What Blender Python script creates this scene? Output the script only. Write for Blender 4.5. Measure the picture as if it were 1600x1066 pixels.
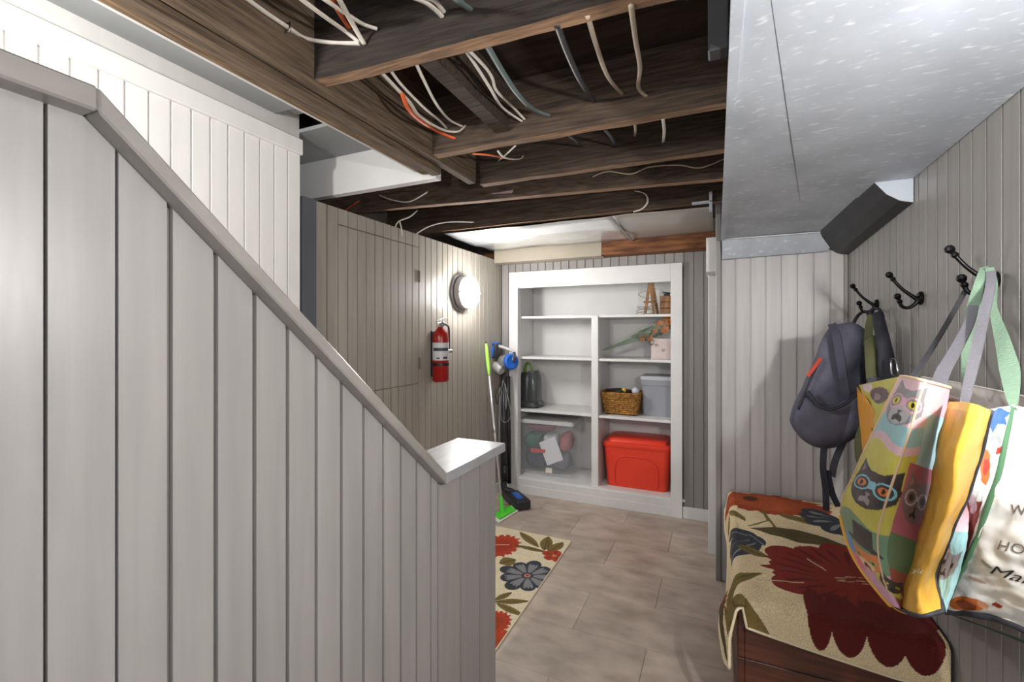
import bpy, bmesh, math, random
import numpy as np
from mathutils import Vector, Matrix, noise as mnoise
random.seed(7)
for o in list(bpy.data.objects): bpy.data.objects.remove(o)
S = bpy.context.scene
COL = S.collection
# ------------------------------------------------------------------ camera
F, CX, HY, TH, CH = 711.0, 800.0, 520.0, math.radians(24.2), 1.35
CT, ST = math.cos(TH), math.sin(TH)
cam = bpy.data.cameras.new('camera'); camo = bpy.data.objects.new('camera', cam); COL.objects.link(camo)
cam.sensor_fit = 'HORIZONTAL'; cam.sensor_width = 36; cam.lens = F / 1600 * 36
cam.shift_y = -(533 - HY) / 1600; cam.clip_start = 0.02
camo.location = (0, 0, CH); camo.rotation_euler = (math.pi / 2, 0, TH)
S.camera = camo
# ------------------------------------------------------------------ light and exposure
S.view_settings.view_transform = 'Standard'; S.view_settings.look = 'None'
S.view_settings.exposure = 1.7; S.view_settings.gamma = 1; S.view_settings.use_curve_mapping = False
W = bpy.data.worlds.new('world'); S.world = W; W.use_nodes = True
W.node_tree.nodes['Background'].inputs[0].default_value = (.97, 0.98, 1.0, 1)
W.node_tree.nodes['Background'].inputs[1].default_value = 0.45
def lamp_light(name, loc, power, radius, col=(1, .97, .93)):
    l = bpy.data.lights.new(name, 'POINT'); l.energy = power; l.shadow_soft_size = radius; l.color = col
    o = bpy.data.objects.new(name, l); COL.objects.link(o); o.location = loc; return o
lamp_light('stair_fill_light', (-1.10, -0.15, 1.86), 18.0, 0.05)  # unseen point light, added to brighten the white stair wall and header

LAMP_FAR, LAMP_NEAR = 42.0, 450.0

# ------------------------------------------------------------------ pixels to places
def ray(x, y):
    a = (x - CX) / F; b = (HY - y) / F
    return Vector((-ST + CT * a, CT + ST * a, b))
ORG = Vector((0, 0, CH))
def oX(x, y, X): d = ray(x, y); return ORG + d * (X / d.x)
def oY(x, y, Y): d = ray(x, y); return ORG + d * (Y / d.y)
def oZ(x, y, Z): d = ray(x, y); return ORG + d * ((Z - CH) / d.z)
def lerp(a, b, t): return a + (b - a) * t

# ------------------------------------------------------------------ materials
MATS = {}
def lin(c): return tuple(((v / 255) / 12.92 if v / 255 <= .04045 else ((v / 255 + .055) / 1.055) ** 2.4) for v in c)
def M(name, rgb, rough=.5, metal=0., var=0., scale=(8, 8, 8), bump=0., bscale=None, rnd=0., rgb2=None, spec=.5,
      emit=0., trans=0., alpha=1., ior=1.45, detail=4, sheen=0., contrast=(.35, .65), attr=None, bdist=.004, dist=0.):
    if name in MATS: return MATS[name]
    m = bpy.data.materials.new(name); m.use_nodes = True; nt = m.node_tree; N = nt.nodes; L = nt.links
    b = N['Principled BSDF']; c = lin(rgb)
    b.inputs['Base Color'].default_value = (*c, 1); b.inputs['Roughness'].default_value = rough
    b.inputs['Metallic'].default_value = metal; b.inputs['Specular IOR Level'].default_value = spec; b.inputs['IOR'].default_value = ior
    if sheen: b.inputs['Sheen Weight'].default_value = sheen
    if emit: b.inputs['Emission Color'].default_value = (1, .98, .955, 1); b.inputs['Emission Strength'].default_value = emit
    if trans: b.inputs['Transmission Weight'].default_value = trans
    if alpha < 1: b.inputs['Alpha'].default_value = alpha
    geo = N.new('ShaderNodeNewGeometry')
    def mapping(sc):
        v = N.new('ShaderNodeVectorMath'); v.operation = 'MULTIPLY'; v.inputs[1].default_value = sc
        L.new(geo.outputs['Position'], v.inputs[0]); return v.outputs[0]
    src = None
    if attr:
        a = N.new('ShaderNodeAttribute'); a.attribute_name = attr; src = a.outputs['Color']
    if var or rgb2:
        n = N.new('ShaderNodeTexNoise'); n.inputs['Scale'].default_value = 1; n.inputs['Detail'].default_value = detail
        n.inputs['Distortion'].default_value = dist
        L.new(mapping(scale), n.inputs['Vector'])
        mr = N.new('ShaderNodeMapRange'); mr.inputs[1].default_value = contrast[0]; mr.inputs[2].default_value = contrast[1]
        L.new(n.outputs['Fac'], mr.inputs[0])
        mx = N.new('ShaderNodeMix'); mx.data_type = 'RGBA'
        L.new(mr.outputs[0], mx.inputs[0])
        if src:
            L.new(src, mx.inputs[6])
            k = N.new('ShaderNodeMix'); k.data_type = 'RGBA'; k.blend_type = 'MULTIPLY'; k.inputs[0].default_value = 1
            L.new(src, k.inputs[6]); k.inputs[7].default_value = (1 - var, 1 - var, 1 - var, 1); L.new(k.outputs[2], mx.inputs[7])
        else:
            c2 = lin(rgb2) if rgb2 else tuple(v * (1 - var) for v in c)
            mx.inputs[6].default_value = (*c, 1); mx.inputs[7].default_value = (*c2, 1)
        src = mx.outputs[2]
    if rnd:
        oi = N.new('ShaderNodeObjectInfo'); mr2 = N.new('ShaderNodeMapRange')
        mr2.inputs[3].default_value = 1 - rnd; mr2.inputs[4].default_value = 1 + rnd
        L.new(oi.outputs['Random'], mr2.inputs[0])
        hs = N.new('ShaderNodeHueSaturation'); L.new(mr2.outputs[0], hs.inputs['Value'])
        if src: L.new(src, hs.inputs['Color'])
        else: hs.inputs['Color'].default_value = (*c, 1)
        src = hs.outputs[0]
    if src: L.new(src, b.inputs['Base Color'])
    if bump:
        n2 = N.new('ShaderNodeTexNoise'); n2.inputs['Scale'].default_value = 1; n2.inputs['Detail'].default_value = 5
        L.new(mapping(bscale or scale), n2.inputs['Vector'])
        bp = N.new('ShaderNodeBump'); bp.inputs['Strength'].default_value = bump; bp.inputs['Distance'].default_value = bdist
        L.new(n2.outputs['Fac'], bp.inputs['Height']); L.new(bp.outputs[0], b.inputs['Normal'])
    MATS[name] = m; return m

# ------------------------------------------------------------------ building helpers
WL = {}
def tag(o, label=None, cat=None, group=None, kind=None):
    if label: o['label'] = label
    if cat: o['category'] = cat
    if group: o['group'] = group
    if kind: o['kind'] = kind
    return o
def empty(name, loc, label=None, cat=None, group=None, kind=None):
    o = bpy.data.objects.new(name, None); COL.objects.link(o); o.location = loc; o.empty_display_size = .05
    WL[o] = Vector(loc); return tag(o, label, cat, group, kind)
CACHE = {}
def link(name, me, world, parent=None):
    o = bpy.data.objects.new(name, me); COL.objects.link(o)
    WL[o] = Vector(world)
    if parent is not None:
        o.parent = parent; o.location = WL[o] - WL[parent]
    else: o.location = world
    return o
def mk(name, verts, faces, mat, parent=None, smooth=False, cols=None, mats=None, fm=None):
    V = np.array([tuple(v) for v in verts], float)
    lo, hi = V.min(0), V.max(0); org = Vector(((lo[0] + hi[0]) / 2, (lo[1] + hi[1]) / 2, lo[2]))
    V -= np.array(org)
    me = bpy.data.meshes.new(name); me.from_pydata(V.tolist(), [], [tuple(f) for f in faces]); me.update()
    for mm in (mats or [mat]): me.materials.append(mm)
    if fm is not None: me.polygons.foreach_set('material_index', fm)
    if smooth: me.polygons.foreach_set('use_smooth', [True] * len(me.polygons))
    if cols is not None:
        a = me.color_attributes.new('print', 'FLOAT_COLOR', 'POINT')
        c4 = np.ones((len(V), 4), np.float32); c4[:, :3] = cols; a.data.foreach_set('color', c4.ravel())
    return link(name, me, org, parent)
def from_bm(name, bm, mat, parent=None, smooth=False, ang=None):
    bmesh.ops.recalc_face_normals(bm, faces=bm.faces)
    vs = [v.co.copy() for v in bm.verts]; bm.verts.index_update()
    fs = [[v.index for v in f.verts] for f in bm.faces]; bm.free()
    o = mk(name, vs, fs, mat, parent, smooth)
    if ang and smooth:
        try: o.data.set_sharp_from_angle(angle=math.radians(ang))
        except Exception: pass
    return o
def bm_box(bm, x0, x1, y0, y1, z0, z1, bev=0., seg=1):
    r = bmesh.ops.create_cube(bm, size=1)
    for v in r['verts']:
        v.co = Vector((lerp(x0, x1, v.co.x + .5), lerp(y0, y1, v.co.y + .5), lerp(z0, z1, v.co.z + .5)))
    if bev:
        es = list({e for v in r['verts'] for e in v.link_edges})
        bmesh.ops.bevel(bm, geom=es, offset=bev, segments=seg, affect='EDGES', profile=.5)
def box(name, x0, x1, y0, y1, z0, z1, mat, parent=None, bev=.002, seg=1):
    bm = bmesh.new(); bm_box(bm, x0, x1, y0, y1, z0, z1, bev, seg); return from_bm(name, bm, mat, parent)
def obox(name, p, ax, ay, az, mat, parent=None, bev=.002, seg=1):
    """box with half-axes given as vectors about centre p"""
    bm = bmesh.new(); bm_box(bm, -1, 1, -1, 1, -1, 1)
    mm = Matrix((ax, ay, az)).transposed()
    for v in bm.verts: v.co = Vector(p) + mm @ v.co
    if bev: bmesh.ops.bevel(bm, geom=list(bm.edges), offset=bev, segments=seg, affect='EDGES', profile=.5)
    return from_bm(name, bm, mat, parent, seg > 1, 40)
def prism(name, poly, d, mat, parent=None, bev=0.):
    """planar polygon (3D points) extruded by vector d"""
    n = len(poly); vs = [Vector(p) for p in poly] + [Vector(p) + Vector(d) for p in poly]
    fs = [list(range(n))[::-1], list(range(n, 2 * n))] + [[i, (i + 1) % n, n + (i + 1) % n, n + i] for i in range(n)]
    bm = bmesh.new(); bv = [bm.verts.new(v) for v in vs]
    for f in fs: bm.faces.new([bv[i] for i in f])
    if bev: bmesh.ops.bevel(bm, geom=list(bm.edges), offset=bev, segments=1, affect='EDGES')
    return from_bm(name, bm, mat, parent)
def smooth_path(pts, n=6, rad=None):
    P = [Vector(p) for p in pts]
    if len(P) < 3: return P
    out = []
    for i in range(len(P) - 1):
        p0 = P[max(i - 1, 0)]; p1 = P[i]; p2 = P[i + 1]; p3 = P[min(i + 2, len(P) - 1)]
        for k in range(n):
            t = k / n
            out.append(.5 * ((2 * p1) + (p2 - p0) * t + (2 * p0 - 5 * p1 + 4 * p2 - p3) * t * t + (3 * p1 - p0 - 3 * p2 + p3) * t ** 3))
    out.append(P[-1]); return out
def tube_geo(pts, r, seg=8, flat=1., caps=True, upv=None):
    P = [Vector(p) for p in pts]; n = len(P); rr = r if isinstance(r, (list, tuple)) else [r] * n
    if len(rr) != n: rr = list(np.interp(np.linspace(0, 1, n), np.linspace(0, 1, len(rr)), rr))
    vs, fs = [], []; up = Vector(upv) if upv else Vector((.13, .21, .97)); prev = None
    for i in range(n):
        t = (P[min(i + 1, n - 1)] - P[max(i - 1, 0)]).normalized()
        if prev is None:
            a = up.cross(t)
            if a.length < 1e-4: a = Vector((1, 0, 0)).cross(t)
        else: a = prev - t * prev.dot(t)
        a.normalize(); b = t.cross(a); prev = a
        for k in range(seg):
            q = 2 * math.pi * k / seg
            vs.append(P[i] + a * (math.cos(q) * rr[i]) + b * (math.sin(q) * rr[i] * flat))
    for i in range(n - 1):
        for k in range(seg):
            fs.append([i * seg + k, i * seg + (k + 1) % seg, (i + 1) * seg + (k + 1) % seg, (i + 1) * seg + k])
    if caps: fs += [list(range(seg))[::-1], list(range((n - 1) * seg, n * seg))]
    return vs, fs
def tube(name, pts, r, mat, parent=None, seg=8, flat=1., sm=6, upv=None):
    vs, fs = tube_geo(smooth_path(pts, sm) if sm else pts, r, seg, flat, True, upv)
    return mk(name, vs, fs, mat, parent, True)
def lathe(name, prof, base, axis, mat, parent=None, seg=24, smooth=True, ang=35):
    """prof: (radius, height) along axis from base"""
    ax = Vector(axis).normalized(); a = ax.orthogonal().normalized(); b = ax.cross(a); vs, fs = [], []
    for r, h in prof:
        for k in range(seg):
            q = 2 * math.pi * k / seg; vs.append(Vector(base) + ax * h + a * (r * math.cos(q)) + b * (r * math.sin(q)))
    for i in range(len(prof) - 1):
        for k in range(seg):
            fs.append([i * seg + k, i * seg + (k + 1) % seg, (i + 1) * seg + (k + 1) % seg, (i + 1) * seg + k])
    fs += [list(range(seg))[::-1], list(range((len(prof) - 1) * seg, len(prof) * seg))]
    o = mk(name, vs, fs, mat, parent, smooth)
    if smooth:
        try: o.data.set_sharp_from_angle(angle=math.radians(ang))
        except Exception: pass
    return o
def ribbon(name, pts, wv, w, mat, parent=None, th=.002, sm=6):
    """strap: path with a constant or per-point width direction"""
    wvs = wv if isinstance(wv, list) else [wv] * len(pts)
    P = smooth_path(pts, sm); Wd = smooth_path(wvs, sm) if len(pts) > 2 else [Vector(v) for v in wvs]
    ws = w if isinstance(w, list) else [w] * len(P)
    if len(ws) != len(P): ws = list(np.interp(np.linspace(0, 1, len(P)), np.linspace(0, 1, len(ws)), ws))
    vs, fs = [], []
    for i, p in enumerate(P):
        t = (P[min(i + 1, len(P) - 1)] - P[max(i - 1, 0)]).normalized()
        d = (Wd[i] - t * Wd[i].dot(t)).normalized(); nn = t.cross(d)
        for sx, sn in ((-1, -1), (1, -1), (1, 1), (-1, 1)):
            vs.append(p + d * (sx * ws[i] / 2) + nn * (sn * th / 2))
    for i in range(len(P) - 1):
        for k in range(4): fs.append([i * 4 + k, i * 4 + (k + 1) % 4, i * 4 + 4 + (k + 1) % 4, i * 4 + 4 + k])
    fs += [[3, 2, 1, 0], [len(vs) - 4, len(vs) - 3, len(vs) - 2, len(vs) - 1]]
    return mk(name, vs, fs, mat, parent)
def merge(name, geos, mat, parent=None, smooth=True):
    vs, fs = [], []
    for v, f in geos:
        o = len(vs); vs += list(v); fs += [[i + o for i in q] for q in f]
    return mk(name, vs, fs, mat, parent, smooth)
def puff(name, outline, fwd, front, back, mat, parent=None, rings=7, power=2.0, centre=None, ripple=0.):
    """closed cushion-like body filling a 3D outline, bulging front/back along fwd"""
    P = [Vector(p) for p in outline]; n = len(P); fwd = Vector(fwd).normalized()
    c = Vector(centre) if centre is not None else sum(P, Vector()) / n
    vs, fs = [], []
    def ring(s, side, dep):
        h = dep * (1 - s ** power) ** (1 / power) if s < 1 else 0
        for p in P:
            q = c + (p - c) * s + fwd * (h * side)
            if ripple: q = q + fwd * (side * ripple * mnoise.noise(q * 22))
            vs.append(q)
    ss = [math.sin(math.pi / 2 * k / rings) for k in range(1, rings + 1)]
    idx = []
    for s in ss: idx.append(len(vs)); ring(s, 1, front)
    for s in ss[-2::-1]: idx.append(len(vs)); ring(s, -1, back)
    for a, b in zip(idx[:-1], idx[1:]):
        for k in range(n): fs.append([a + k, a + (k + 1) % n, b + (k + 1) % n, b + k])
    vs.append(c + fwd * front); vs.append(c - fwd * back); f0 = len(vs) - 2
    for k in range(n):
        fs.append([f0, idx[0] + (k + 1) % n, idx[0] + k]); fs.append([f0 + 1, idx[-1] + k, idx[-1] + (k + 1) % n])
    return mk(name, vs, fs, mat, parent, True)
def copy_tree(o, delta, parent=None, names=None):
    c = o.copy(); COL.objects.link(c); WL[c] = WL[o] + Vector(delta)
    if parent is None: c.location = WL[c]
    else: c.parent = parent
    for ch in list(o.children): copy_tree(ch, delta, c)
    return c
# ------------------------------------------------------------------ common materials
GREY = M('grey_paint', (148, 145, 142), rough=.36, var=.12, scale=(30, 30, 2.2), bump=.12, bscale=(60, 60, 6), rnd=.045, bdist=.002)
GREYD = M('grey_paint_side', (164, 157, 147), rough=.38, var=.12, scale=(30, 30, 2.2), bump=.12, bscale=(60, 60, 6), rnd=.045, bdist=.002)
GREYS = M('lit_grey_paint', (194, 191, 190), rough=.36, var=.12, scale=(30, 30, 2.2), bump=.12, bscale=(60, 60, 6), rnd=.045, bdist=.002)  # same grey paint, lightened so the short wall looks more strongly lit
GROOVE = M('grey_paint_substrate', (110, 106, 101), rough=.6, var=.1)
SLATE = M('slate_trim_paint', (96, 99, 106), rough=.45, var=.08)
WHITE = M('white_paint', (232, 231, 228), rough=.42, var=.05, scale=(20, 20, 2), bump=.1, bscale=(50, 50, 6), rnd=.02, bdist=.002)
TRIMW = M('white_trim_paint', (222, 221, 220), rough=.4, var=.04, scale=(9, 9, 9), bump=.06, bscale=(60, 60, 60), bdist=.002)
CEILG = M('grey_ceiling_paint', (158, 161, 163), rough=.8, var=.05)
BEIGE = M('beige_paint', (158, 149, 133), rough=.5, var=.06, scale=(9, 9, 9))
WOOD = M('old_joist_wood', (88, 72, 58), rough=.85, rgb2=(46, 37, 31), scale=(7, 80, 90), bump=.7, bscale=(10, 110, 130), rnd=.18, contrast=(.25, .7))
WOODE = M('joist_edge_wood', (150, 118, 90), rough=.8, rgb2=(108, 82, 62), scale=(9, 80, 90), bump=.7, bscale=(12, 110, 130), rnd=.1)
WOODB = M('beam_wood', (128, 108, 88), rough=.82, rgb2=(70, 57, 46), scale=(110, 6, 110), bump=.9, bscale=(130, 10, 130), rnd=.22, contrast=(.25, .7))
WOODD = M('shaded_joist_wood', (50, 41, 35), rough=.85, rgb2=(28, 23, 20), scale=(7, 80, 90), bump=.7, bscale=(10, 110, 130))  # near joist only: its shade is put into a darker wood colour
WOODT = M('beam_edge_wood', (150, 124, 94), rough=.8, rgb2=(88, 68, 50), scale=(120, 7, 120), bump=.7, bscale=(120, 9, 120), contrast=(.3, .65))
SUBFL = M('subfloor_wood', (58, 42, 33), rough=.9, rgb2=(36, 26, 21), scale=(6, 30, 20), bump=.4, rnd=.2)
TILE = M('vinyl_tile', (198, 183, 168), rough=.40, rgb2=(160, 146, 134), scale=(6, 11, 1), bump=.1, bscale=(30, 40, 5), rnd=.10, contrast=(.3, .7), detail=9, dist=.15, bdist=.002)
GROUT = M('tile_joint', (150, 139, 129), rough=.8)
XL, XR, YB, YS = -1.69, .59, 3.54, 2.73
TOPL = 1.96

def plank_mesh(axis, sgn, w, hb, h0, h1, c=.0014, g=.0085, T=.014, flat=.0026):
    """V-jointed board, lower left corner at the origin; hb = start height offset pair"""
    key = (axis, sgn, round(w, 4), tuple(round(v, 4) for v in (hb if isinstance(hb, tuple) else (hb, hb))), round(h0, 4), round(h1, 4), T)
    if key in CACHE: return CACHE[key]
    pr = [(0, -T), (0, -g), (flat, -g), (flat + c, 0), (w - flat - c, 0), (w - flat, -g), (w, -g), (w, -T)]
    b0, b1 = hb if isinstance(hb, tuple) else (hb, hb)
    vs = []
    for top in (0, 1):
        for t, n in pr:
            u = t / w; z = lerp(h0, h1, u) if top else lerp(b0, b1, u)
            vs.append((n * sgn, t, z) if axis == 'X' else (t, n * sgn, z))
    k = len(pr); fs = [list(range(k)), list(range(k, 2 * k))[::-1]] + [[i, i + k, (i + 1) % k + k, (i + 1) % k] for i in range(k)]
    me = bpy.data.meshes.new('plank'); me.from_pydata(vs, [], fs)
    bm = bmesh.new(); bm.from_mesh(me); bmesh.ops.recalc_face_normals(bm, faces=bm.faces); bm.to_mesh(me); bm.free()
    CACHE[key] = me; return me
def plank(axis, pos, sgn, t, w, z0, z1, mat, parent, z1b=None, name='plank', T=.014):
    me = plank_mesh(axis, sgn, w, 0, z1 - z0, (z1b if z1b is not None else z1) - z0, T=T)
    if not me.materials: me.materials.append(mat)
    elif me.materials[0] != mat:
        k2 = (me.name, mat.name)
        if k2 not in CACHE: m2 = me.copy(); m2.materials.clear(); m2.materials.append(mat); CACHE[k2] = m2
        me = CACHE[k2]
    return link(name, me, (pos, t, z0) if axis == 'X' else (t, pos, z0), parent)

# ------------------------------------------------------------------ floor
floor = box('floor', -2.2, .75, -.9, 4.1, -.04, -.004, GROUT, None, 0); tag(floor, 'grey stone-look vinyl tile floor', None, None, 'structure')
TW, TD = .63, .315
for r in range(-6, 6):
    y = 2.005 + r * TD
    off = -.598 if r % 2 == 0 else -.598 + TW / 2 + .01
    k = math.floor((-1.72 - off) / TW)
    while off + k * TW < .62:
        x = off + k * TW
        x0, x1 = max(x + .0007, -1.69), min(x + TW - .0007, .59); y0, y1 = max(y + .0007, -.5), min(y + TD - .0007, 3.56)
        if x1 - x0 > .03 and y1 - y0 > .03:
            key = ('tile', round(x1 - x0, 3), round(y1 - y0, 3))
            if key in CACHE: link('tile', CACHE[key], ((x0 + x1) / 2, (y0 + y1) / 2, -.004), floor)
            else: CACHE[key] = box('tile', x0, x1, y0, y1, -.004, 0, TILE, floor, .0008).data
        k += 1
# ------------------------------------------------------------------ left wall (grey boards with a flush hatch)
wl = box('wall_left', XL - .10, XL - .008, 1.46, YB + .1, 0, TOPL - .005, GROOVE, None, 0); tag(wl, 'grey painted tongue and groove left wall', None, None, 'structure')
P = .0662; y = 1.684 - 2 * .071
DB, DT = 1.035, 1.88
for i in range(2): plank('X', XL, 1, 1.542 + i * .071, .071, 0, TOPL, GREYD, wl)
door = empty('door_1', (XL, 2.015, DB), 'flush board hatch cut into the grey left wall', None, None, 'structure')
for i in range(10):
    yy = 1.684 + i * P
    plank('X', XL, 1, yy, P, DT + .003, TOPL, GREYD, wl)
    plank('X', XL - .001, 1, yy, P, DB + .002, DT - .002, GREYD, door)
    plank('X', XL, 1, yy, P, 0, DB - .002, GREYD, wl)
HINGE = M('painted_hinge', (110, 104, 98), rough=.5, metal=.3)
for zz in (1.70, 1.16): tube('hinge', [(XL + .003, 2.347, zz - .035), (XL + .003, 2.347, zz + .035)], .0055, HINGE, door, 8, 1, 0)
yy = 1.684 + 10 * P + .002
while yy < YB - .005:
    w = min(P, YB - yy); plank('X', XL, 1, yy, w, 0, TOPL, GREYD, wl); yy += P
tag(box('trim_1', XL - .02, XL + .012, 1.463, 1.542, 0, TOPL, SLATE), 'slate grey upright trim at the end of the left wall', None, None, 'structure')
tag(box('baseboard_left', XL, XL + .014, 1.55, 3.53, 0, .085, TRIMW, None, .003), 'low white baseboard along left wall', None, None, 'structure')
# ------------------------------------------------------------------ white stairwell wall
XW = -1.60
ww = box('wall_stair', XW - .09, XW - .008, -.9, 1.385, 0, 2.6, WHITE, None, 0); tag(ww, 'white painted board wall beside the stairs', None, None, 'structure')
yy = 1.385
while yy > -.85:
    plank('X', XW, 1, yy - .0625, .0625, .0, 2.10, WHITE, ww); yy -= .0625
tag(box('trim_2', XW - .005, XW + .016, -.9, 1.385, 2.095, 2.16, WHITE, None, .003), 'white moulding capping the stair wall boards', None, None, 'structure')
tag(box('ceiling', -1.70, -1.17, -.9, 1.27, 2.225, 2.25, CEILG, None, 0), 'grey ceiling strip above the stairs', None, None, 'structure')
hd = tag(box('trim_3', -2.0, -1.10, 1.65, 1.69, 2.015, 2.20, TRIMW, None, .001), 'white header board above the end of stairs', None, None, 'structure')
tag(box('trim_4', -1.72, -1.17, 1.28, 1.37, 2.262, 2.28, TRIMW, None, .001), 'white strip in the gap of the stair ceiling', None, None, 'structure')
tag(box('trim_5', -2.0, -1.15, 1.385, 1.66, 2.195, 2.21, CEILG, None, .001), 'grey soffit beside the beam', None, None, 'structure')
# ------------------------------------------------------------------ stair partition
XP, PB = -.72, -.872
part = empty('wall_partition', (XP, .5, 0), 'grey board half wall with sloping top beside the stairs', None, None, 'structure')
YA, YBk, YE = .30, 1.09, 1.46      # level top ends, slope ends, partition ends
ZT, ZL = 1.62, .925                 # undersides of the level caps
def ptop(y): return ZT if y < YA else (ZL if y > YBk else lerp(ZT, ZL, (y - YA) / (YBk - YA)))
core = [(XP - .008, -.6, 0), (XP - .008, YE - .002, 0), (XP - .008, YE - .002, ZL), (XP - .008, YBk, ZL), (XP - .008, YA, ZT), (XP - .008, -.6, ZT)]
prism('core', core, (PB - XP + .016, 0, 0), GROOVE, part)
# joints measured from the photograph
js = [1120 - 1 / (.000957 + .000107 * k) for k in range(-8, 14)]
ys = []
for xx in js:
    if xx > 676: break
    zc = F * .72 / (CT * (1120 - xx)); ys.append((zc - .72 * ST) / CT)
ys = [y for y in ys if y > -.45]
edges = ys + [YBk, YBk + .125, YBk + .25, YE]
for a, b in zip(edges[:-1], edges[1:]):
    if b - a < .012: continue
    pts = [a] + [q for q in (YA, YBk) if a < q < b] + [b]
    for p, q in zip(pts[:-1], pts[1:]):
        if len(pts) > 2:
            prism('plank', [(XP - .012, p, 0), (XP - .012, q, 0), (XP - .012, q, ptop(q - 1e-5)), (XP - .012, p, ptop(p + 1e-5))], (.012, 0, 0), GREY, part)
        else: plank('X', XP, 1, p, q - p, 0, ptop(p + 1e-5), GREY, part, ptop(q - 1e-5))
box('end_board', PB, XP - .004, YE - .004, YE + .008, 0, ZL, GREY, part, .002)
prism('back_board', [(PB, y_, z_) for _, y_, z_ in core], (.008, 0, 0), GREY, part)
CAPM = M('cap_grey_paint', (140, 136, 131), rough=.33, var=.15, scale=(20, 4, 20), bump=.15, bscale=(60, 10, 60), bdist=.002)
CAPT = M('worn_cap_paint', (158, 160, 161), rough=.33, var=.28, scale=(40, 6, 6), bump=.15, bscale=(60, 10, 60), bdist=.002)
XC0, XC1, ct = PB - .015, XP + .032, .026
def capseg(y0, z0, y1, z1, mat, name='cap'):
    d = Vector((0, y1 - y0, z1 - z0)).normalized(); n = Vector((0, -d.z, d.y)) * ct
    return prism(name, [(XC1, y0, z0), (XC1, y1, z1), (XC1, y1, z1 + .031), (XC1, y0, z0 + .031)], (XC0 - XC1, 0, 0), mat, part, .003)
capseg(-.6, ZT, YA, ZT, CAPM); capseg(YA, ZT, YBk, ZL, CAPM); capseg(YBk, ZL, YE + .015, ZL, CAPT)
# stairs behind the partition
st = empty('stairs', (-1.2, .6, 0), 'wooden stairs rising behind the grey half wall', None, None, 'structure')
STW = M('stair_paint', (120, 112, 104), rough=.5, var=.15)
for i in range(7):
    y1 = 1.30 - i * .235
    box('tread', XW + .02, PB - .02, y1 - .245, y1 + .02, (i + 1) * .19 - .03, (i + 1) * .19, STW, st, .004)
    box('riser', XW + .02, PB - .02, y1 - .012, y1, i * .19, (i + 1) * .19 - .03, TRIMW, st, .001)
# ------------------------------------------------------------------ back wall around the built-in shelves
FX0 = oY(797, 600, YB).x; FX1 = oY(1066, 600, YB - .02).x
FI0 = oY(809, 600, YB - .02).x; FI1 = oY(1048, 600, YB - .02).x
FT, FTI, SILL = 1.86, 1.725, .135
wb = empty('wall_back', (-.8, YB, 0), 'grey board back wall around built-in shelves', None, None, 'structure')
box('backing', XL, FX0 + .02, YB + .009, YB + .03, 0, 2.0, GROOVE, wb, 0); box('backing', FX1 - .02, .03, YB + .009, YB + .03, 0, 2.0, GROOVE, wb, 0)
box('backing', FX0, FX1, YB + .009, YB + .03, FT - .05, 2.0, GROOVE, wb, 0)
xx = XL
while xx < 0.02:
    w = min(.067, .025 - xx)
    if w > .008:
        if xx + w <= FX0 + .03 or xx >= FX1 - .03: plank('Y', YB, -1, xx, w, 0, 2.0, GREY, wb)
        else: plank('Y', YB, -1, xx, w, FT - .02, 2.0, GREY, wb)
    xx += .067
tag(box('baseboard_back', FX1 + .002, -.012, YB - .016, YB, 0, .085, TRIMW, None, .003), 'short white baseboard right of the shelves', None, None, 'structure')
tag(box('baseboard_corner', XL + .014, FX0 - .002, YB - .016, YB, 0, .085, TRIMW, None, .003), 'short white baseboard in the left corner', None, None, 'structure')
# ------------------------------------------------------------------ built-in shelves
SH = empty('built_in_shelf', ((FX0 + FX1) / 2, YB, 0), 'white built-in shelf unit with wide face frame in back wall', 'shelf')
YF = YB - .024; IX0, IX1, YK = FI0 - .05, FI1 + .10, 4.00
box('stile', FX0, FI0, YF, YB + .045, 0, FT, TRIMW, SH); box('stile', FI1, FX1, YF, YB + .045, 0, FT, TRIMW, SH)
box('header', FI0, FI1, YF, YB + .045, FTI, FT, TRIMW, SH)
box('bottom_rail', FI0, FI1, YF + .010, YB + .03, .07, SILL - .012, TRIMW, SH); box('toe_board', FI0, FI1, YF, YB + .03, 0, .07, TRIMW, SH)
box('bottom_shelf', IX0, IX1, YF + .016, YK, SILL - .02, SILL, TRIMW, SH)
box('back_panel', IX0, IX1, YK, YK + .012, SILL - .02, 2.0, TRIMW, SH); box('side_panel', IX0 - .012, IX0, YB + .045, YK, SILL - .02, 2.0, TRIMW, SH)
box('side_panel', IX1, IX1 + .012, YB + .045, YK, SILL - .02, 2.0, TRIMW, SH); box('top_panel', IX0, IX1, YB + .045, YK, 1.99, 2.0, TRIMW, SH)
DV0 = oY(924, 600, YB + .02).x; DV1 = oY(934.5, 600, YB + .02).x
box('divider', DV0, DV1, YB + .02, YK, SILL, 1.485, TRIMW, SH)
SZ = (.695, 1.145, 1.49)
for z in SZ:
    box('shelf', IX0, DV0, YB + .05, YK, z - .02, z, TRIMW, SH); box('shelf', DV1, IX1, YB + .03, YK, z - .02, z, TRIMW, SH)
for z in SZ[:2]: box('cleat', DV1 + .05, IX1, YK - .02, YK, z - .075, z - .022, TRIMW, SH)
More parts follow.
